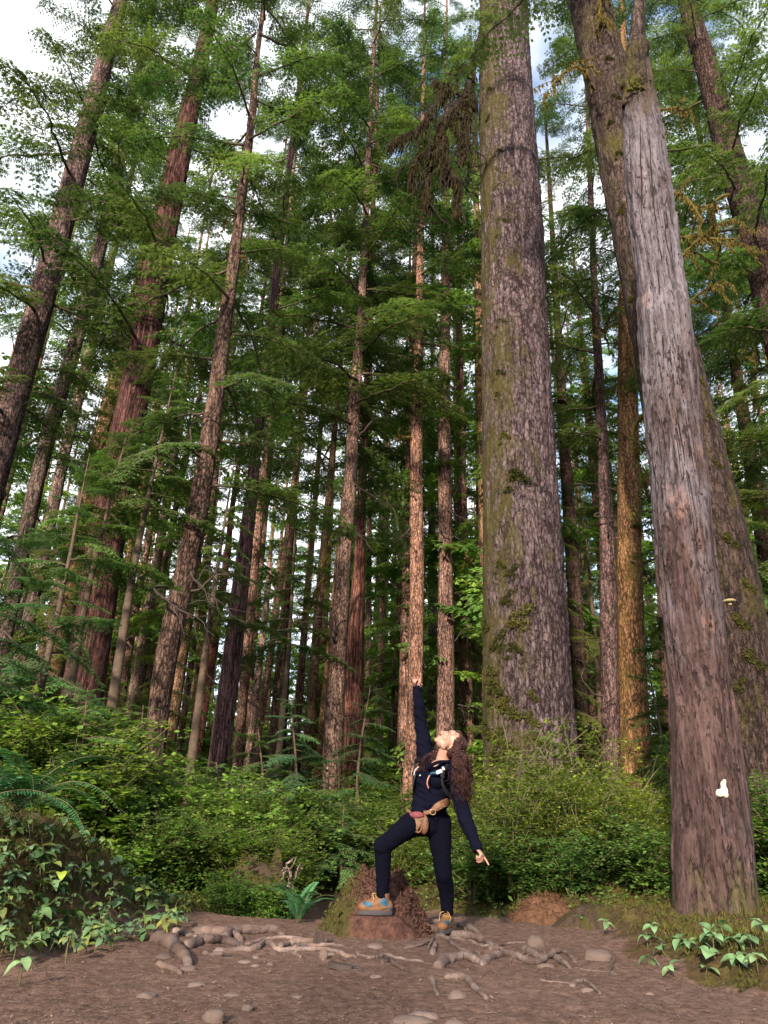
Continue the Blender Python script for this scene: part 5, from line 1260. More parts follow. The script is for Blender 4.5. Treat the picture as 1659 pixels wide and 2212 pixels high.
# brackets
def fungus():
    mb = MB(); rs = np.random.RandomState(1)
    def on(px, py):
        z = U(px, py, 7).z
        for _ in range(4):
            p, r = s_at(z); c = p + snag.location; q = U(px, py, c.y - r*.8); z = q.z
        dx = max(-.9, min(.9, (q.x - c.x)/r)); return c + Vector((dx*r, -math.sqrt(1-dx*dx)*r, 0)), Vector((dx, -math.sqrt(1-dx*dx), 0))
    p0, nn = on(1552, 1715); t_ = Vector((-nn.y, nn.x, 0))
    for (px, py, a, b) in [(1549, 1717, 9, 7), (1557, 1708, 8, 9), (1555, 1697, 6, 9), (1560, 1718, 6, 8), (1546, 1712, 6, 6), (1557, 1690, 4, 6)]:
        p, n_ = on(px, py); s = pxm(p); mb.ellip(p - p0, (t_*a*s, nn*.05, Vector((0, 0, b*s))), 14)
    me = fuse(mb, 'bracket_fungus', .008, 2, [plain('white_fungus', (.46, .42, .36), .9, .25, 30, .8, .1, .01)])
    o = link('bracket_fungus', me, None, p0); tag(o, 'lumpy white bracket fungus low on the grey snag', 'fungus')
    for (px, py, D, lab) in [(1574, 1300, 11.5, 'small pale shelf fungus on the mossy leaning trunk'), (1011, 1500, 26, None)]:
        if lab is None: continue
        z = U(px, py, D).z
        for _ in range(3):
            p, r = m_at(z); c = p + mtree.location; q = U(px, py, c.y - r*.9); z = q.z
        s = pxm(q); mb = MB(); mb.ellip((0, 0, 0), ((15*s, 0, 0), (0, .13, 0), (0, 0, 5*s)), 14); mb.ellip((0, .02, -7*s), ((7*s, 0, 0), (0, .09, 0), (0, 0, 5*s)), 12)
        o = link('bracket_fungus', mb.mesh('bracket_fungus', [plain('shelf_fungus', (.17, .145, .075), .8, .2, 30)]), None, q); tag(o, lab, 'fungus')
fungus()
# ------------------------------------------------------------------ the person
def cloth(name, c, rough=0.75, fold=0.0):
    t = NT(name); v = t.coord(); n = t.noise(v, 260, 2); n2 = t.noise(t.coord((1, 1, 1.0)), 9, 3)
    col = t.mix(n, tuple(.75*x for x in c), tuple(1.25*x for x in c))
    b = t.pr(col, .95, t.bump(n2, fold, .012) if fold else None, .04)
    return t.m
M['skin'] = plain('skin', (.26, .142, .112), .5, .05, 12, 0, .35)
M['jacket'] = cloth('navy_fleece', (.0024, .0029, .0085), .85, .9)
M['leggings'] = cloth('black_leggings', (.0018, .0021, .006), .7, .25)
M['hair'] = plain('auburn_hair', (.024, .0072, .0068), .5, .5, 18, 0, .25)
M['boot'] = plain('tan_boot_leather', (.105, .049, .021), .7, .2, 25, .2); M['boot_blue'] = plain('blue_boot_panel', (.008, .05, .10), .6, .25, 60)
M['sole'] = plain('dark_sole', (.03, .028, .034), .85, .2, 40); M['lace'] = plain('laces', (.28, .17, .065), .8, .2, 60)
M['sock1'] = plain('navy_sock', (.03, .035, .12), .9, .2, 90); M['sock2'] = plain('purple_sock', (.20, .045, .09), .9, .2, 90); M['sock3'] = plain('cream_sock', (.42, .32, .25), .9, .2, 90)
M['pack_pink'] = plain('pink_woven_fabric', (.12, .030, .040), .9, .5, 110, .5); M['pack_tan'] = plain('tan_woven_fabric', (.13, .078, .048), .9, .4, 90, .5); M['leather'] = plain('brown_leather', (.09, .040, .022), .6, .35, 22, .3)
M['strap'] = plain('black_strap', (.006, .006, .009), .7, .2, 60); M['pale'] = plain('pale_grey_plastic', (.36, .38, .43), .4, .05, 20); M['brass'] = plain('brass', (.20, .13, .06), .35, .1, 20, 0, .8); M['hose'] = plain('rose_tube', (.36, .16, .13), .5, .1, 20)
M['lip'] = plain('lips', (.36, .11, .10), .45, .1, 30); M['brow'] = plain('brow_hair', (.035, .018, .014), .8, .2, 30); M['eye'] = plain('eye_white', (.6, .55, .52), .25, .05, 20); M['iris'] = plain('iris', (.03, .018, .012), .2, .1, 20)

V3 = Vector
def fix(a, px, py, Y, ln):
    """point on the sight line (px,py) at distance ln from a, nearer to depth Y"""
    best = None
    for k in range(-60, 61):
        q = U(px, py, Y + k*.01); e = abs((q - a).length - ln) + .12*abs(k*.01)
        if best is None or e < best[0]: best = (e, q)
    return best[1]
HIPC = U(924, 1768, 6.48)
hipR, hipL = U(903, 1772, 6.44), U(946, 1776, 6.50)
kneeR = fix(hipR, 823, 1829, 6.12, .42); ankR = U(826, 1944, kneeR.y + .08)
kneeL = U(958, 1889, 6.48); ankL = U(967, 1984, 6.58)
waist = U(928, 1727, 6.47); chest = U(936, 1682, 6.45); neckb = U(955, 1650, 6.44)
shR, shL = U(921, 1640, 6.52), U(981, 1662, 6.36)
elR = U(909, 1566, 6.50); wrR = U(901, 1488, 6.42)
elL = U(1001, 1758, 6.30); wrL = U(1030, 1832, 6.20)
LAT = (shL - shR); LAT.z = 0; LAT.normalize(); NRM = V3((-LAT.y, LAT.x, 0)); NRM = NRM if NRM.y < 0 else -NRM
BASE = V3((HIPC.x, HIPC.y, H(HIPC.x, HIPC.y)))
person = empty('person', BASE); tag(person, 'person in dark navy clothes pointing up at the trees with one boot on the stump', 'person')
def L_(v): return v - BASE
def ring_body(mb, rows, seg=28, grow=0.0, mat=0):
    """stack of elliptical rings: (centre, half width, half depth, lateral axis, depth axis)"""
    ph = np.linspace(0, 2*math.pi, seg, endpoint=False); vs = []
    for c, a, b, la, na in rows:
        vs.append(np.array(list(L_(c))) + np.outer(np.cos(ph)*(a+grow), list(la)) + np.outer(np.sin(ph)*(b+grow), list(na)))
    n = len(rows); v = np.concatenate(vs + [np.array([list(L_(rows[0][0]))]), np.array([list(L_(rows[-1][0]))])])
    i = np.arange(n-1)[:, None]*seg; j = np.arange(seg)[None, :]; j2 = (j+1) % seg; jj = np.arange(seg); jn = (jj+1) % seg
    mb.add(v, np.stack([i+j, i+j2, i+seg+j2, i+seg+j], -1).reshape(-1, 4), np.concatenate([np.stack([jn, jj, np.full(seg, n*seg)], -1), np.stack([(n-1)*seg+jj, (n-1)*seg+jn, np.full(seg, n*seg+1)], -1)]), mat)
def lerp(a, b, t): return a + (b - a)*t
def limb(mb, pts, rad, sides=16, n=7, grow=0.0):
    c = bez([L_(p) for p in pts], n); r = np.interp(np.linspace(0, 1, len(c)), np.linspace(0, 1, len(rad)), rad) + grow
    mb.tube(c, r, sides)
hl = (hipL - hipR).normalized(); hn = hl.cross(V3((0, 0, 1))).normalized(); hn = hn if hn.y < 0 else -hn
def torso_rows():
    return [(U(922, 1806, 6.47), .05, .06, hl, hn), (U(923, 1796, 6.47), .125, .095, hl, hn), (U(924, 1776, 6.48), .155, .108, hl, hn), (U(925, 1756, 6.48), .148, .100, hl, hn), (waist + V3((0, 0, -.02)), .122, .088, LAT, NRM),
            (U(929, 1716, 6.47), .122, .088, LAT, NRM), (U(933, 1695, 6.46), .138, .105, LAT, NRM), (U(937, 1676, 6.455), .145, .112, LAT, NRM), (U(945, 1659, 6.45), .138, .095, LAT, NRM), (U(950, 1651, 6.445), .10, .07, LAT, NRM), (U(953, 1646, 6.44), .055, .055, LAT, NRM)]
def chest_mass(mb, g=0.0):
    for sx, dx in ((-1, -.062), (1, .068)):
        c = U(936, 1684, 6.45) + LAT*dx + NRM*.060
        mb.ellip(L_(c), (LAT*(.066+g), NRM*(.058+g), V3((0, 0, .072+g))), 18)
def legs(mb, g=0.0):
    limb(mb, [hipR, lerp(hipR, kneeR, .5) + V3((0, 0, .005)), kneeR + V3((.012, .01, .0))], [.094, .080, .064, .060], grow=g)
    limb(mb, [kneeR + V3((.01, .01, .02)), lerp(kneeR, ankR, .35) + V3((.012, .02, 0)), ankR + V3((0, 0, .01))], [.060, .056, .047, .038], grow=g)
    mb.ellip(L_(kneeR + V3((.006, .0, .004))), (V3((.058+g, 0, 0)), V3((0, .06+g, 0)), V3((0, 0, .058+g))), 16)
    mb.ellip(L_(lerp(hipR, HIPC, .3) + V3((-.02, 0, -.02))), (V3((.10+g, 0, 0)), V3((0, .10+g, 0)), V3((0, 0, .098+g))), 18)
    limb(mb, [hipL + V3((.005, 0, 0)), lerp(hipL, kneeL, .5) + V3((.0, -.015, 0)), kneeL], [.098, .084, .066, .058], grow=g)
    limb(mb, [kneeL, lerp(kneeL, ankL, .38) + V3((.012, .03, 0)), ankL + V3((0, 0, .01))], [.058, .057, .048, .036], grow=g)
    mb.ellip(L_(kneeL), (V3((.058+g, 0, 0)), V3((0, .06+g, 0)), V3((0, 0, .07+g))), 16)
    mb.ellip(L_(lerp(hipL, HIPC, .2) + V3((.02, .05, -.015))), (V3((.105+g, 0, 0)), V3((0, .11+g, 0)), V3((0, 0, .11+g))), 18)
def arms(mb, g=0.0, cuff=True):
    limb(mb, [lerp(shR, chest, .25), shR + V3((-.005, 0, .02)), lerp(shR, elR, .5), elR, lerp(elR, wrR, .5), wrR], [.07, .060, .050, .041, .037, .027], grow=g)
    limb(mb, [lerp(shL, chest, .25), shL, lerp(shL, elL, .5), elL, lerp(elL, wrL, .5), wrL], [.07, .060, .048, .042, .037, .027], grow=g)
# hands: palm, four unequal fingers, thumb
def hand(mb, wr, fwd, palm_n, curl, sgn, sc=1.0):
    fwd = fwd.normalized(); pn = (palm_n - fwd*palm_n.dot(fwd)).normalized(); side = fwd.cross(pn)*sgn
    kn = wr + fwd*.085*sc
    rows = bez([L_(wr - fwd*.015), L_(wr + fwd*.03*sc), L_(kn)], 6)
    ph = np.linspace(0, 2*math.pi, 14, endpoint=False); n = len(rows); v = []
    for k, c in enumerate(rows):
        a = np.interp(k/(n-1), [0, .45, 1], [.024, .036, .038])*sc; b = np.interp(k/(n-1), [0, .5, 1], [.020, .016, .012])*sc
        v.append(c + np.outer(np.cos(ph)*a, list(side)) + np.outer(np.sin(ph)*b, list(pn)))
    i = np.arange(n-1)[:, None]*14; j = np.arange(14)[None, :]; j2 = (j+1) % 14; jj = np.arange(14); jn = (jj+1) % 14
    vv = np.concatenate(v + [rows[:1], rows[-1:]])
    mb.add(vv, np.stack([i+j, i+j2, i+14+j2, i+14+j], -1).reshape(-1, 4), np.concatenate([np.stack([jn, jj, np.full(14, n*14)], -1), np.stack([(n-1)*14+jj, (n-1)*14+jn, np.full(14, n*14+1)], -1)]))
    for f, (off, ln) in enumerate([(.028, .072), (.0095, .080), (-.0095, .074), (-.027, .058)]):
        p = kn + side*off*sc - fwd*.012; d = fwd + side*off*1.5; d.normalize(); pts = [p]; a = 0
        for s in (.45, .32, .25):
            a += curl[f]; q = (d*math.cos(a) + pn*math.sin(a)).normalized(); p = p + q*ln*s*sc; pts.append(p)
        mb.tube(bez([L_(x) for x in pts], 4), np.linspace(.0095, .0072, 13)*sc, 9)
        mb.ellip(L_(pts[-1]), (V3((.0072, 0, 0))*sc, V3((0, .0072, 0))*sc, V3((0, 0, .0072))*sc), 8)
    a = curl[4]; p = wr + side*.026*sc + fwd*.02; q = (fwd*.7 + side*.75 + pn*.25).normalized(); p1 = p + q*.035*sc; q2 = (fwd*math.cos(a) + side*(.5 - a*.6) + pn*math.sin(a)).normalized(); p2 = p1 + q2*.03*sc; p3 = p2 + q2*.024*sc
    mb.tube(bez([L_(p), L_(p1), L_(p2), L_(p3)], 4), np.linspace(.013, .0085, 13)*sc, 9)
# head
HF = V3((-.43, -.27, .86)).normalized(); HU = V3((.86, .05, .47)); HU = (HU - HF*HU.dot(HF)).normalized(); HL = HU.cross(HF)
HC = U(973, 1606, 6.38)
def hp(l, f, u): return HC + HL*l + HF*f + HU*u
def he(mb, l, f, u, a, b, c, seg=18): mb.ellip(L_(hp(l, f, u)), (HL*a, HF*b, HU*c), seg)
def head(mb):
    he(mb, 0, -.012, .035, .073, .092, .082, 26); he(mb, 0, .03, -.02, .062, .062, .075, 22); he(mb, 0, .038, -.062, .050, .050, .048, 18); he(mb, 0, .076, -.098, .022, .018, .017)
    he(mb, 0, .060, .045, .054, .034, .038); he(mb, 0, .083, .018, .042, .012, .010)
    for s in (1, -1): he(mb, s*.036, .064, -.028, .024, .022, .026); he(mb, s*.074, -.012, -.015, .008, .018, .030); he(mb, s*.046, .018, -.072, .014, .030, .022)
    mb.tube(bez([L_(hp(0, .084, .022)), L_(hp(0, .098, .0)), L_(hp(0, .112, -.028))], 4), np.linspace(.009, .0125, 9), 10); he(mb, 0, .112, -.031, .012, .011, .010)
    for s in (1, -1): he(mb, s*.012, .099, -.035, .009, .011, .008)
    he(mb, 0, .090, -.060, .022, .011, .009); he(mb, 0, .088, -.074, .020, .011, .009)
    limb(mb, [neckb + V3((-.005, .0, -.05)), lerp(neckb, hp(0, -.03, -.05), .5) + V3((-.008, 0, 0)), hp(0, -.022, -.05)], [.068, .054, .053])
    mb.ellip(L_(U(952, 1652, 6.43)), (LAT*.115, NRM*.062, V3((0, 0, .04))), 18)
mb = MB(); ring_body(mb, torso_rows()); chest_mass(mb); legs(mb); arms(mb); head(mb)
hand(mb, wrR, U(903, 1464, 6.38) - wrR, V3((-.55, -.8, 0)), [.06, 1.25, 1.35, 1.4, .9], 1, .98)
hand(mb, wrL, U(1048, 1853, 6.14) - wrL + V3((0, 0, -.01)), V3((-.75, .2, -.6)), [.05, .9, 1.1, 1.15, .6], 1, .98)
for a, k in ((ankR, V3((-.09, -.02, -.05))), (ankL, V3((-.05, -.08, -.05)))): limb(mb, [a + V3((0, 0, .03)), a + V3((0, 0, -.03)), a + k], [.036, .036, .028])
body = link('body', fuse(mb, 'body', .0055, 3, [M['skin']]), person)
# leggings
mb = MB(); rows = torso_rows()[:5]; ring_body(mb, rows, grow=.008); legs(mb, .007)
LG = link('leggings', fuse(mb, 'leggings', .007, 3, [M['leggings']]), person)
# jacket with an open collar
mb = MB(); rows = torso_rows()[3:]; ring_body(mb, [(c, a + .014, b + .014, l, n) for c, a, b, l, n in rows]); chest_mass(mb, .014)
rows2 = [(U(925, 1757, 6.48), .150, .112, hl, hn), (U(927, 1742, 6.48), .158, .118, LAT, NRM), (U(928, 1727, 6.47), .150, .112, LAT, NRM), (U(931, 1706, 6.465), .148, .112, LAT, NRM)]; ring_body(mb, rows2)
arms(mb, .011)
for wr, el in ((wrR, elR), (wrL, elL)):
    d = (wr - el).normalized(); mb.tube(bez([L_(wr - d*.06), L_(wr - d*.01), L_(wr + d*.022)], 5), [.038]*11, 16)
jm = fuse(mb, 'jacket', .007, 3, [M['jacket']])
def creases(me, amp, k, seed):
    n = len(me.vertices); v = np.zeros(n*3); me.vertices.foreach_get('co', v); v = v.reshape(-1, 3); nn = np.zeros(n*3); me.vertices.foreach_get('normal', nn); nn = nn.reshape(-1, 3)
    q = v @ np.array([[.8, .1, .6], [.2, 1, 0], [-.5, 0, .9]])*np.array([.5, .7, 1.7])*k
    d = 1 - np.abs(2*vnoise(q, seed) - 1); d2 = 1 - np.abs(2*vnoise(q*2.2 + 3, seed + 1) - 1)
    v = v + nn*(amp*(d**2 + .45*d2**2 - .45))[:, None]; me.vertices.foreach_set('co', v.astype(np.float32).ravel()); me.update()
creases(jm, .013, 14, 4)
import bmesh
bm = bmesh.new(); bm.from_mesh(jm); kill = []
v0 = U(925, 1660, 6.34); nb = U(955, 1645, 6.44)
for f in bm.faces:
    c = f.calc_center_median() + BASE; r = c - v0; l = r.dot(LAT); z = c.z - v0.z; fr = (c - nb).dot(NRM)
    hi = 0 < z < .085 and fr > -.02 and -(.012 + .30*z) < l < (.02 + 1.35*z) and (c - nb).length < .13
    if hi or ((c - nb).length < .075 and c.z > nb.z - .04): kill.append(f)
bmesh.ops.delete(bm, geom=kill, context='FACES'); bm.to_mesh(jm); bm.free()
jk = link('jacket', jm, person); creases(LG.data, .005, 18, 9)
def strip(name, pp, rad, mat, par=None, sides=8, flat=.4):
    mb = MB(); c = bez([L_(p) for p in pp], 7); mb.tube(c, rad, sides, 0, flat=flat); return link(name, mb.mesh(name, [mat]), par or person)
def onf(px, py, dep): return U(px, py, dep)
strip('collar', [onf(925, 1660, 6.30), onf(936, 1651, 6.27), onf(950, 1646, 6.27), onf(966, 1646, 6.30), onf(975, 1648, 6.38)], .014, M['jacket'], jk, 8, 1.0)
strip('collar', [onf(924, 1660, 6.31), onf(921, 1650, 6.33), onf(922, 1640, 6.38), onf(928, 1634, 6.44)], .013, M['jacket'], jk, 8, 1.0)
# face details
mb = MB(); he(mb, 0, .1005, -.061, .019, .004, .006); he(mb, 0, .0985, -.074, .017, .004, .0065); link('lips', mb.mesh('lips', [M['lip']]), person)
mb = MB()
for s in (1, -1): he(mb, s*.031, .083, .0, .015, .006, .006)
ey = link('eye', mb.mesh('eye', [M['eye']]), person)
mb = MB()
for s in (1, -1):
    he(mb, s*.031, .088, .001, .006, .0025, .006)
    mb.tube(bez([L_(hp(s*.016, .089, .0055)), L_(hp(s*.031, .091, .0085)), L_(hp(s*.047, .080, .004))], 4), .0022, 5)
link('iris', mb.mesh('iris', [M['iris']]), person)
mb = MB()
for s in (1, -1): mb.tube(bez([L_(hp(s*.014, .092, .021)), L_(hp(s*.034, .089, .027)), L_(hp(s*.055, .070, .019))], 5), np.linspace(.004, .002, 11), 6)
link('eyebrow', mb.mesh('eyebrow', [M['brow']]), person)
mb = MB(); he(mb, .083, -.012, -.052, .007, .007, .007, 10); link('earring', mb.mesh('earring', [M['brass']]), person)
# hair
def make_hair():
    rs = np.random.RandomState(8); mb = MB()
    he(mb, 0, -.034, .045, .082, .088, .088, 22)
    he(mb, 0, -.058, -.01, .076, .066, .080, 20)
    mb.tube(bez([L_(hp(0, -.06, .02)), L_(U(999, 1640, 6.44)), L_(U(1000, 1680, 6.46))], 5), [.055, .055, .055, .052, .048, .044, .04, .035, .03, .025, .01], 10, 0, .3, 2)
    def strand(root, mids, end, r=.0062, amp=.013, fr=15):
        c = bez([L_(root)] + [L_(m) for m in mids] + [L_(end)], 14); n = len(c); s = np.linspace(0, 1, n)
        ln = np.linalg.norm(np.diff(c, axis=0), axis=1).sum(); ph = rs.rand()*6.28; w = 2*math.pi*fr*ln*s + ph; A = amp*np.minimum(1, 4*s)
        c[:, 0] += A*np.cos(w); c[:, 1] += A*np.sin(w); c[:, 2] += .4*A*np.sin(w*1.3)
        mb.tube(c, r*np.concatenate([np.linspace(.8, 1, n//2), np.linspace(1, .25, n - n//2)]), 5)
    for k in range(380):
        a = rs.uniform(-1.25, 1.25); b = rs.uniform(-.35, 1.15)
        f, u = -math.sin(b*1.1)*.085 + .03, .045 + math.cos(b)*.075
        root = hp(math.sin(a)*.076, f if abs(a) < 1.0 else -.01, u*math.cos(a*.55))
        y0 = rs.uniform(0, 1); yy = rs.uniform(6.30, 6.52)
        m1 = hp(math.sin(a)*.095, -.075 - .03*rs.rand(), .055*math.cos(a) - .02)
        x_ = rs.normal(997, 7); m2 = U(x_, rs.uniform(1645, 1665), yy); e = U(x_ + rs.normal(3, 7), rs.uniform(1690, 1752), yy - .03)
        strand(root, [m1, m2], e, rs.uniform(.003, .005), rs.uniform(.008, .022), rs.uniform(9, 22))
    for k in range(100):   # side locks over the ear and temple
        root = hp(.066 + .01*rs.rand(), rs.uniform(-.03, .035), rs.uniform(.03, .085)); m1 = hp(.088, -.03 - .03*rs.rand(), rs.uniform(-.03, .03)); x_ = rs.uniform(978, 1006)
        strand(root, [m1, U(x_, rs.uniform(1630, 1650), 6.27)], U(x_ + rs.normal(2, 5), rs.uniform(1665, 1735), 6.24), .0038, rs.uniform(.008, .014), 16)
    for k in range(80):   # locks falling over the other shoulder
        root = hp(-.06, -.05, rs.uniform(-.02, .03)); a = U(rs.uniform(925, 945), rs.uniform(1626, 1634), 6.46); e = U(rs.uniform(898, 926), rs.uniform(1640, 1668), 6.34)
        strand(root, [a], e, .0036, rs.uniform(.006, .012), 18)
    o = link('hair', mb.mesh('hair', [M['hair']]), person); tag(o, 'long curly auburn hair falling down the back')
make_hair()
# boots and socks
def boot(ank, fwd, ground, tag_):
    fwd = V3(fwd); fwd.z = 0; fwd.normalize(); sd = fwd.cross(V3((0, 0, 1))); up = V3((0, 0, 1)); g = V3((ank.x, ank.y, ground))
    def q(f, s, u): return g + fwd*f + sd*s + up*u
    mb = MB()
    limb(mb, [q(-.005, 0, .145), q(-.005, 0, .09), q(-.01, 0, .04)], [.048, .049, .046]); mb.ellip(L_(q(-.035, 0, .055)), (fwd*.048, sd*.040, up*.05), 16)
    limb(mb, [q(.0, 0, .085), q(.06, 0, .068), q(.13, 0, .050)], [.047, .044, .036]); mb.ellip(L_(q(.135, 0, .046)), (fwd*.050, sd*.044, up*.036), 16); mb.ellip(L_(q(.05, 0, .04)), (fwd*.11, sd*.042, up*.035), 18)
    b = link('boot', fuse(mb, 'boot', .006, 2, [M['boot']]), person); tag(b, tag_)
    mb = MB(); t = np.linspace(0, 2*math.pi, 26, endpoint=False); o_ = []
    for a in t: o_.append((.050 + .130*math.cos(a), (.044 + .006*math.cos(a) - .010*math.cos(2*a + .4))*math.sin(a)))
    vs = []
    for u, s in ((-.006, .95), (.002, .98), (.020, .99), (.026, .95)): vs += [list(L_(q(f if abs(s-1) < .5 else f, w_*s, u))) for f, w_ in o_]
    n = 26; i = np.arange(3)[:, None]*n; j = np.arange(n)[None, :]; j2 = (j+1) % n; c0 = list(L_(q(.05, 0, -.006))); c1 = list(L_(q(.05, 0, .034))); jj = np.arange(n); jn = (jj+1) % n
    mb.add(np.array(vs + [c0, c1]), np.stack([i+j, i+j2, i+n+j2, i+n+j], -1).reshape(-1, 4), np.concatenate([np.stack([jn, jj, np.full(n, 4*n)], -1), np.stack([3*n+jj, 3*n+jn, np.full(n, 4*n+1)], -1)]))
    link('sole', mb.mesh('sole', [M['sole']]), b)
    mb = MB()
    for s in (1, -1):
        mb.ellip(L_(q(.07, s*.012, .098)), (fwd*.03 - up*.012, sd*.014, up*.008), 12)
    tongue = link('tongue_panel', mb.mesh('tongue_panel', [M['boot_blue']]), b)
    b.data.materials.append(M['boot_blue'])
    for p_ in b.data.polygons:
        r_ = V3(p_.center) + BASE - g; f_, s_, u_ = r_.dot(fwd), abs(r_.dot(sd)), r_.z
        if (-.052 + .5*(u_ - .055) < f_ < .026 - .9*abs(u_ - .085) and .058 < u_ < .108 and s_ > .02) or (.078 < f_ < .150 and u_ > .050 + .25*(f_ - .1) and s_ > .006 and u_ < .082) or (f_ < -.03 and .036 < u_ < .05): p_.material_index = 1
    mb = MB()
    for k in range(6):
        f = .03 + k*.014; u = .138 - k*.011; mb.tube(bez([L_(q(f - .005, .030, u - .016)), L_(q(f + .008, 0, u + .001)), L_(q(f + .004, -.030, u - .014))], 4), .0028, 5)
    for s in (1, -1): mb.tube(bez([L_(q(.04, .0, .137)), L_(q(.075, s*.03, .135)), L_(q(.07, s*.045, .10)), L_(q(.08, s*.04, .075))], 5), .0026, 5)
    link('lace', mb.mesh('lace', [M['lace']]), b)
    so_ = link('sock', None or MB_ring(ank, ground + .135, ground + .205), person)
def MB_ring(ank, z0, z1):
    mb = MB(); n = 5
    for k in range(n):
        a, b = z0 + (z1 - z0)*k/n, z0 + (z1 - z0)*(k+1)/n
        mb.tube([L_(V3((ank.x, ank.y, a))), L_(V3((ank.x, ank.y, b)))], [.043 + .001*(k % 2), .043 + .001*(k % 2)], 18, [0, 0, 2, 1, 0][k])
    return mb.mesh('sock', [M['sock1'], M['sock2'], M['sock3']])
ga = U(826, 1977, ankR.y).z
boot(ankR, (-1, -.10, 0), ga + .006, 'tan and blue hiking boot on the stump')
# the boot has pressed a flat step into the crumbling stump
sv = np.zeros(len(stump.data.vertices)*3); stump.data.vertices.foreach_get('co', sv); sv = sv.reshape(-1, 3); so3 = np.array(list(stump.location))
wv = sv + so3; fx = np.clip(-(wv[:, 0] - ankR.x), -.08, .19); dd = np.hypot(wv[:, 0] - (ankR.x - fx), wv[:, 1] - (ankR.y - .10*fx)); ww = np.where(wv[:, 1] < ankR.y, 1 - sst(.04, .19, dd), 1 - sst(.05, .11, dd))
sv[:, 2] = sv[:, 2]*(1 - ww) + (ga - .004 - so3[2])*ww; stump.data.vertices.foreach_set('co', sv.astype(np.float32).ravel()); stump.data.update()
gb = H(ankL.x, ankL.y)
boot(ankL, (-.38, -.92, 0), max(gb, U(967, 2014, ankL.y).z) + .006, 'tan and blue hiking boot on the ground')

# waist pack worn at the hips: a thing of its own
wp = empty('waist_pack', U(905, 1768, 6.36)); tag(wp, 'pink and tan woven waist pack with brown leather strap on the hips', 'waist pack')
wo = Vector(wp.location)
def wl(px, py, Y): return U(px, py, Y) - wo
mb = MB(); s = pxm(wo)
mb.ellip(wl(901, 1767, 6.35), (LAT*20*s, NRM*.038, V3((0, 0, 11*s))), 22); mb.ellip(wl(900, 1777, 6.345), (LAT*13*s, NRM*.033, V3((0, 0, 13*s))), 18); mb.ellip(wl(899, 1785, 6.34), (LAT*7*s, NRM*.03, V3((0, 0, 12*s))), 14)
link('pouch', fuse(mb, 'pouch', .006, 2, [M['pack_tan']]), wp)
mb = MB(); mb.ellip(wl(900, 1761, 6.325), (LAT*18*s, NRM*.029, V3((0, 0, 7.5*s))), 22); link('flap', mb.mesh('flap', [M['pack_pink']]), wp)
mb = MB(); mb.ellip(wl(916, 1781, 6.33), (LAT*11*s, NRM*.03, V3((0, 0, 20*s))), 16); mb.tube(bez([wl(912, 1790, 6.31), wl(905, 1798, 6.31), wl(898, 1796, 6.31)], 5), .008, 6); link('side_pocket', mb.mesh('side_pocket', [M['leather']]), wp)
mb = MB(); mb.tube(bez([wl(915, 1756, 6.33), wl(928, 1754, 6.31), wl(940, 1746, 6.30), wl(952, 1739, 6.30), wl(964, 1734, 6.33), wl(972, 1732, 6.40)], 7), np.interp(np.linspace(0, 1, 36), [0, .3, .45, .85, 1], [.016, .016, .03, .032, .02]), 12, 0, aflat=.25)
mb.tube(bez([wl(887, 1757, 6.36), wl(880, 1752, 6.40), wl(878, 1746, 6.46)], 5), .018, 8, 0, aflat=.4); link('belt', mb.mesh('belt', [M['leather']]), wp)
mb = MB(); [mb.ellip(wl(x, y, 6.262), (V3((.0042, 0, 0)), V3((0, .0042, 0)), V3((0, 0, .0042))), 8) for x, y in [(944, 1745), (950, 1741), (956, 1738), (945, 1750), (952, 1746), (959, 1742), (926, 1755)]]
ph = np.linspace(0, 2*math.pi, 17); mb.tube([wl(935 + 6*math.cos(a), 1754 + 6*math.sin(a), 6.275) for a in ph], .003, 6); link('stud', mb.mesh('stud', [M['brass']]), wp)
mb = MB(); mb.tube(bez([wl(882, 1765, 6.33), wl(874, 1778, 6.30), wl(865, 1789, 6.29)], 5), .0035, 5); link('cord', mb.mesh('cord', [M['pale']]), wp)
# backpack: straps over both shoulders
bp = empty('backpack', U(950, 1690, 6.64)); tag(bp, 'black backpack with a pale grey tag and rose tube on its right strap', 'backpack'); bo = Vector(bp.location)
def bl(px, py, Y): return U(px, py, Y) - bo
mb = MB(); mb.ellip(bl(950, 1690, 6.68), (LAT*.13, NRM*.09, V3((0, 0, .20))), 20); link('pack_body', fuse(mb, 'pack_body', .012, 2, [M['strap']]), bp)
mb = MB(); mb.tube(bez([bl(958, 1650, 6.52), bl(970, 1650, 6.36), bl(962, 1662, 6.27), bl(956, 1676, 6.235), bl(958, 1698, 6.25), bl(968, 1716, 6.32), bl(978, 1722, 6.44)], 7), .022, 10, 0, aflat=.35); link('shoulder_strap', mb.mesh('shoulder_strap', [M['strap']]), bp)
mb = MB(); mb.tube(bez([bl(920, 1640, 6.58), bl(898, 1644, 6.46), bl(896, 1656, 6.39), bl(895, 1672, 6.37), bl(893, 1695, 6.40), bl(893, 1712, 6.50)], 7), .022, 10, 0, aflat=.35); link('shoulder_strap', mb.mesh('shoulder_strap', [M['strap']]), bp)
mb = MB(); tl = (U(962, 1664, 6.22) - U(942, 1672, 6.22)).normalized(); mb.box(bl(949, 1667, 6.225), (tl*.023, NRM*.004, tl.cross(NRM)*.015)); mb.box(bl(958, 1660, 6.22), (tl*.006, NRM*.005, tl.cross(NRM)*.016)); link('tag', mb.mesh('tag', [M['pale']], False), bp)
mb = MB(); mb.tube(bez([bl(928, 1675, 6.26), bl(924, 1684, 6.25), bl(923, 1694, 6.26), bl(926, 1703, 6.28)], 6), .0055, 7); link('tube', mb.mesh('tube', [M['hose']]), bp)
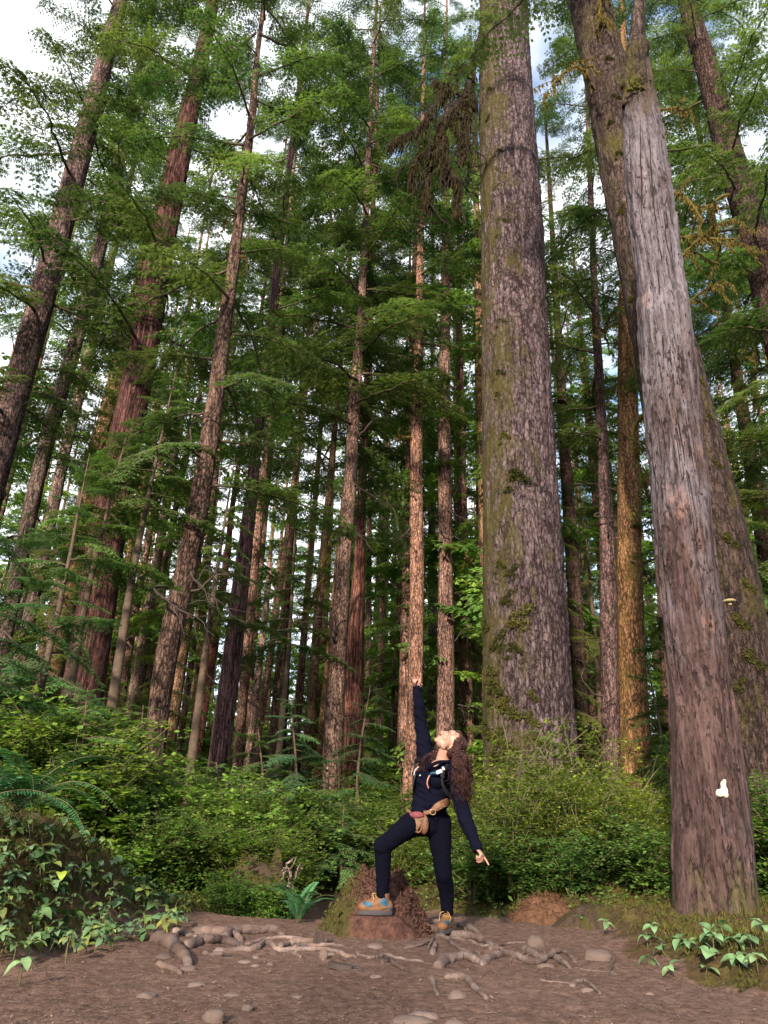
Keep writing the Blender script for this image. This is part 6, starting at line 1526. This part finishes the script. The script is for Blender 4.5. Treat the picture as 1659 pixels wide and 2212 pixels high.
mb = MB(); mb.tube(bez([bl(905, 1656, 6.345), bl(897, 1663, 6.345), bl(894, 1675, 6.345)], 6), .0035, 6); mb.tube([bl(906, 1676, 6.33), bl(909, 1674, 6.33)], .004, 6); link('piping', mb.mesh('piping', [M['pale']]), bp)
mb = MB(); mb.tube(bez([bl(930, 1672, 6.26), bl(936, 1670, 6.24), bl(944, 1671, 6.235)], 5), .009, 7, 0, .4, 2); link('chest_clip', mb.mesh('chest_clip', [M['boot_blue']]), bp)
# ------------------------------------------------------------------ labels that single out each thing by what it stands beside
bpy.context.view_layer.update()
MARKS = [(-20, 'the far left leaning trunk'), (60, 'the slim knobbly left trunk'), (182, 'the dark-red cedar'), (352, 'the leaning grey-brown trunk'), (456, 'the charred red trunk'), (499, 'the dark purple trunk'), (571, 'the pale broken trunk'), (631, 'the thin black trunk'),
         (682, 'the knobbly brown trunk'), (731, 'the straight grey-brown trunk'), (765, 'the orange-lit cedar'), (855, 'the thin mossy trunk'), (897, 'the sunlit trunk'), (964, 'the trunk behind the head'),
         (1026, 'the reddish purple trunk'), (1136, 'the giant spruce'), (1248, 'the dark mossy trunk'), (1318, 'the dark purple right trunk'), (1366, 'the golden mossy trunk'), (1510, 'the grey snag'), (1610, 'the mossy leaning trunk')]
def pic(p):
    d = Vector(p) - CAM; z = d.dot(FWD)
    return 829.5 + FP * d.dot(RT) / z, 1106 - FP * d.dot(UPV) / z, d.y
def by_label(cats):
    dct = {}
    for o in bpy.data.objects:
        if o.parent is None and o.get('category') in cats: dct.setdefault(o['label'], []).append(o)
    return {k: v for k, v in dct.items() if len(v) > 1}
for lab, obs in by_label(('tree', 'shrub')).items():
    for o in obs:
        if o.location.y < 3 or 'surrounding' in lab: continue
        px, py, dy = pic(o.location + Vector((0, 0, 1.5)))
        if px < -60 or px > 1720:
            if o['category'] == 'tree': o['label'] = 'distant conifer leaning into view past the ' + ('left' if px < 800 else 'right') + ' edge of the photo'
            continue
        mx_, mn = min(MARKS, key=lambda m: abs(m[0] - px)); df = px - mx_
        old = o['label']
        if o['category'] == 'tree': base = 'distant conifer'
        else:
            base = lab
            for cut in (' in front of the giant and golden trunks', ' around the foot of the giant', ' rising in front of the giant', ' between the middle trunks far back', ' beyond the giant among the right trunks', ' far back between the trunks', ' higher on the left slope', ' behind the sword fern', ' in the hollow left of the person', ' behind the left roots', ' right of the grey snag'):
                base = base.replace(cut, '')
            if 'far back' in lab: base = 'distant ' + base
        tall = '' 
        o['label'] = base + (' straight before ' if o['category'] == 'shrub' and dy < 15 else ' straight behind ' if o['category'] == 'tree' else ' in line with ') + mn if abs(df) < 14 else base + (' just left of ' if df < 0 else ' just right of ') + mn
        if len(o['label'].split()) > 13: o['label'] = o['label'].replace('tall ', '').replace('distant ', '').replace('bright ', '')
for lab, obs in by_label(('tree', 'shrub', 'mound', 'fern')).items():
    if len(obs) > 6 or any(o.location.y < 3 for o in obs): continue
    obs.sort(key=lambda o: (o.location - CAM).length)
    n = len(obs)
    names = {2: ['nearer', 'farther'], 3: ['nearest', 'middle', 'farthest']}.get(n, ['nearest', 'second nearest', 'third nearest', 'fourth nearest', 'fifth nearest'][:n - 1] + ['farthest'])
    for o, nm in zip(obs, names): o['label'] = nm + ' ' + lab
for lab, obs in by_label(('plant',)).items():
    for o in obs:
        px, py, dy = pic(o.location)
        if 'left bank' in lab:
            a = 'under the sword fern' if px < 130 else 'in the middle of the left bank' if px < 270 else 'at the right end of the left bank'
            b = 'high up ' if py < 1880 else 'halfway down ' if py < 1985 else 'low down '
            o['label'] = 'broad pale green leafy plant ' + b + a
        elif 'snag' in lab:
            o['label'] = 'broad leaved plant at the ' + ('left' if px < 1470 else 'right' if px > 1570 else 'front') + ' foot of the grey snag'

import re
def words(t): return len(re.findall(r"[A-Za-z0-9]+", t))
for o in bpy.data.objects:
    if o.parent is None and 'label' in o:
        for wd in (' airy', ' tall', ' fresh', ' dense', ' bright', ' just', ' straight', ' young', ' low', ' small', ' leafy', ' yellow-green', ' second', ' of the right trail edge'):
            if words(o['label']) > 16: o['label'] = o['label'].replace(wd, '', 1)
